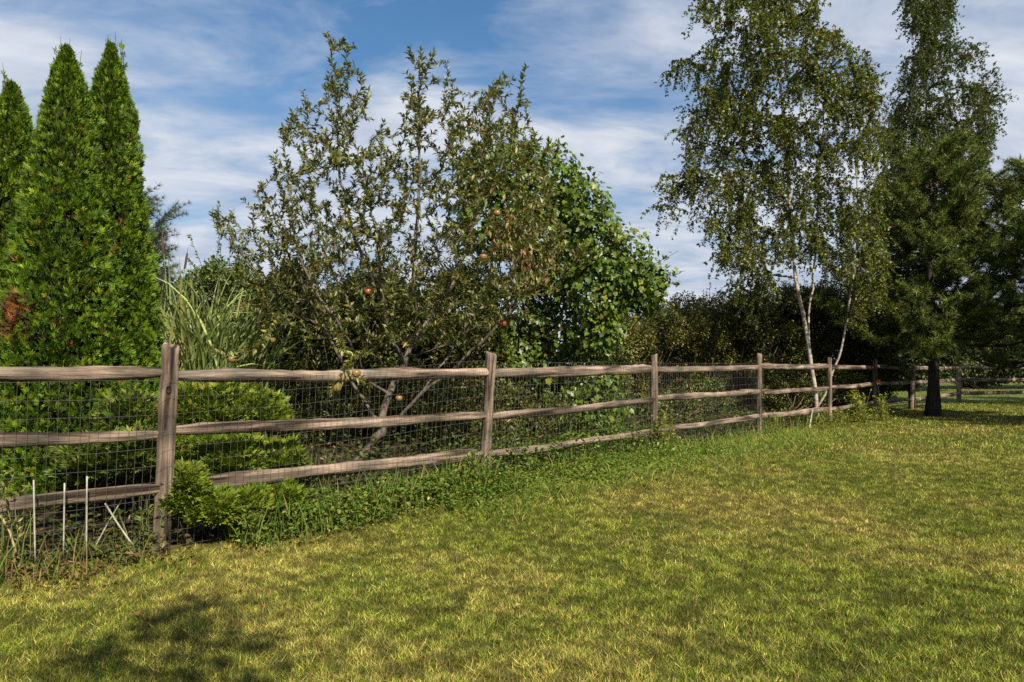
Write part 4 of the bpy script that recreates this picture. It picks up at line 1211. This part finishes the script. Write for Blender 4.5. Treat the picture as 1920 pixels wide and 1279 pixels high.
# fallen leaves and bark bits
G = Geo()
n = 1500
x, y = line_pts(n, -4.5, 6, -.4, .5)
p = np.stack([x, y, gz(x, y) + .03], 1)
G.leaves(p, unit(rdir(rng, n) * [1, 1, .15]), unit([0, 0, 1.0] + .35 * rdir(rng, n)), .05, .028, pick(rng, n, [(2, (.16, .09, .04)), (1, (.25, .15, .06)), (1, (.08, .055, .03))]))
n = 45
x, y = scatter(n, 2.6, 14, .7, .7); k = y < fence_y(x) - .1; x, y = x[k], y[k]; n = len(x)
G.leaves(np.stack([x, y, gz(x, y) + .03], 1), unit(rdir(rng, n) * [1, 1, .2]), unit([0, 0, 1.0] + .4 * rdir(rng, n)), .045, .028, pick(rng, n, [(2, (.30, .17, .05)), (1, (.20, .11, .04)), (1, (.4, .33, .18))]))
tag(G.build('fallen_leaves', M_LEAF), 'brown fallen leaves scattered below the fence and on the lawn', 'leaves', kind='stuff')

# goldenrod-like clump by the fifth post and a sprig of orange flowers
def clump(name, px, d, n, h, label, pal, leaf, cat='plant', stem_c=(.10, .13, .03), lean=.35, group=None, per_m=55, wr=.28):
    base = at_ground(px, d)
    o = thing(name, base, label, cat, group)
    G = Geo(); Gs = Geo()
    for k in range(n):
        a = rng.random() * 6.283
        b0 = base + [rng.normal() * .06, rng.normal() * .06, -.02]
        hh = h * (.5 + .55 * rng.random()); ln = lean * rng.random() * hh
        pts = [b0, b0 + [math.cos(a) * ln * .3, math.sin(a) * ln * .3, hh * .55], b0 + [math.cos(a) * ln, math.sin(a) * ln, hh]]
        Gs.tube(pts, [.004, .0035, .0015], 4, np.array(stem_c))
        leaves_on(G, pts, rng, per_m, hh * .85, leaf, wr, pal)
    G.build('foliage', M_LEAF, o); Gs.build('stem', M_TINT, o, True)
    return o
YEL = [(3, (.24, .24, .03)), (2, (.15, .18, .03)), (1, (.30, .27, .05))]
gw = 'weeds standing along the fence'
clump('yellow_weed', 1612, 12.6, 26, .62, 'tall yellow green weed clump at the lawn edge just right of the fifth post', YEL, .07, group=gw)
clump('yellow_weed', 1655, 13.1, 16, .5, 'smaller yellow green weed clump toward the pine', YEL + [(3, (.10, .14, .03))], .07, group=gw)
clump('yellow_weed', 1246, 8.25, 12, .55, 'narrow yellow green weed growing up beside the third post', YEL, .06, lean=.12, group=gw)
clump('yellow_weed', 1452, 10.6, 9, .34, 'short yellow weed beside the fourth post', YEL, .06, group=gw)
clump('green_weed', 845, 6.5, 9, .42, 'leafy green weed just left of the second post', GRNB, .06, group=gw)
clump('green_weed', 950, 6.9, 14, .55, 'leafy green weed behind the wire right of the second post', GRNB, .06, group=gw)
clump('green_weed', 1060, 7.6, 16, .7, 'bushy green weed behind the wire midway between second and third posts', GRNB, .065, group=gw)
clump('green_weed', 268, 4.5, 6, .5, 'thin upright green weed just left of the front post', GRNB, .06, lean=.15, group=gw)
clump('dry_weed', 600, 5.9, 16, .50, 'dry brown weed beside the lower rail left of the apple trunk', [(2, (.20, .13, .05)), (1, (.14, .12, .04))], .045, group=gw, per_m=40)
clump('dry_weed', 18, 4.0, 14, .62, 'dry straw coloured weed at the left edge below the rail', [(2, (.24, .19, .08)), (1, (.13, .14, .04))], .06, group=gw, per_m=30)
clump('dry_weed', 92, 3.85, 10, .22, 'short curled brown weed between the first two stakes', [(2, (.22, .13, .05)), (1, (.13, .12, .03))], .05, lean=.7, group=gw)
clump('green_weed', 235, 4.25, 10, .18, 'small dark green weed under the crossed sticks', [(1, (.05, .09, .02)), (1, (.09, .14, .03))], .05, lean=.9, group=gw)

fl = thing('orange_flower', P(1646, 716, 14.5) * [1, 1, 0] + [0, 0, float(gz(7.65, 14.5))], 'small orange daylily flower by the shaded rail right of the fifth post', 'flower')
G = Geo(); c = P(1646, 716, 14.5); b0 = np.array(fl.location)
G.tube([b0, (b0 + c) / 2 + [.03, 0, 0], c], .005, 5, np.array([.07, .11, .03])); G.build('stem', M_TINT, fl, True)
G = Geo(); n = 6
for k in range(n):
    a = k / n * 6.283
    dd = np.array([math.cos(a), -.55, math.sin(a)])
    G.leaves(c[None], dd[None], np.array([[0, -1.0, .2]]), .085, .04, np.array([[.60, .17, .02]]), .2, -.15)
G.build('petals', M_LEAF, fl)

def stake(name, pts, rad, mat, label, cat, group=None, col=(.5, .5, .5), sides=8):
    G = Geo(); pts = [np.array(p) for p in pts]
    q_ = []
    for i in range(len(pts) - 1):
        for f in np.arange(6) / 6: q_.append(pts[i] * (1 - f) + pts[i + 1] * f)
    q_.append(pts[-1])
    G.tube(q_, rad, sides, np.array(col))
    o = G.build(name, mat, smooth_shade=True)
    # put the origin at the foot
    p0 = Vector(pts[0]); o.data.transform(__import__('mathutils').Matrix.Translation(-p0)); o.location = p0
    return tag(o, label, cat, group)
gs = 'white garden stakes in front of the netting'
stake('garden_stake', [P(66, 1052, 3.92), P(63, 900, 3.92)], .0046, M_STAKE, 'leftmost thin white garden stake, standing furthest from the front post', 'stake', gs)
stake('garden_stake', [P(119, 1040, 4.05), P(121, 906, 4.05)], .0046, M_STAKE, 'middle thin white garden stake, the one with two neighbours', 'stake', gs)
stake('garden_stake', [P(162, 1038, 4.12), P(163, 893, 4.12)], .0046, M_STAKE, 'thin white garden stake closest to the crossed sticks', 'stake', gs)
stake('bent_stick', [P(262, 1034, 4.3), P(243, 1014, 4.3), P(222, 984, 4.3), P(207, 960, 4.3), P(197, 944, 4.3)], .0055, M_STAKE, 'pale bent stick leaning left by the front post, thicker of the crossed pair', 'stick')
stake('leaning_stick', [P(176, 1030, 4.38), P(200, 985, 4.4), P(230, 934, 4.4)], .004, plain_mat('grey_green_stick', (.26, .30, .24), .7), 'thin grey green stick leaning right, crossing behind the pale bent stick', 'stick')
stake('leaning_stick', [P(30, 1035, 3.95), P(18, 996, 3.95), P(0, 965, 3.95)], .006, plain_mat('tan_stick', (.30, .25, .15), .8), 'tan dry stick leaning left at the left edge of the photo', 'stick')
stake('leaning_stick', [P(1517, 806, 11.6), P(1524, 766, 11.9)], .010, M_STAKE, 'short pale stick leaning on the bottom rail between the fourth and fifth posts', 'stick')

# made-up tree behind the camera, its crown shaped to throw the lawn shadow
rng = np.random.default_rng(171)
ld = np.array([-sun_dir[0], -sun_dir[1]]); ld /= np.linalg.norm(ld)
yb = np.array([-1.62, 3.45]) - ld * (3.9 / math.tan(SUN_EL)); yb = np.array([yb[0], yb[1], 0.0])
yt = thing('shadow_tree', yb, 'unseen tree made up to cast the shadow on the lower left lawn', 'tree')
T = Tree(rng)
T.limb([yb + [0, 0, -.05], yb + [.02, 0, 1.5], yb + [0, .02, 3.0], yb + [.0, 0, 3.85]])
cr = []
side = np.array([-ld[1], ld[0], 0])
for (px, py) in ((330, 1140), (350, 1136), (370, 1134), (390, 1138), (408, 1140), (365, 1124), (355, 1128), (365, 1160), (372, 1180), (365, 1200), (358, 1172), (378, 1168), (262, 1163), (285, 1175), (310, 1180), (335, 1185), (300, 1190),
                 (425, 1207), (450, 1197), (480, 1190), (492, 1205), (440, 1217), (470, 1215), (130, 1250), (170, 1235), (200, 1220), (240, 1205), (110, 1270), (150, 1275), (220, 1240), (200, 1260), (180, 1215), (90, 1290),
                 (300, 1262), (350, 1272), (400, 1262), (450, 1267), (500, 1255), (520, 1272), (300, 1300), (200, 1300), (400, 1300)):
    D_ = F * EYE / (py - HY); g_ = np.array([(px - CX) / F * D_, D_, 0]) - yb
    z_ = (g_[:2] @ ld) * math.tan(SUN_EL)
    for k in range(3):
        cr.append(yb + side * (g_ @ side) + [0, 0, z_] + rng.standard_normal(3) * .06)
br = T.grow(np.array(cr), up=.3, minz=1.5)
r = T.radii(.003, .5, .05)
G = Geo(); T.tubes(G, r, np.array([.1, .1, .1])); G.build('trunk', M_BARK, yt, True)
G = Geo(); Pn = np.array(T.p)
for ch in br: leaves_on(G, Pn[ch], rng, 60, .20, .078, .58, APL)
G.build('crown', M_LEAF, yt)
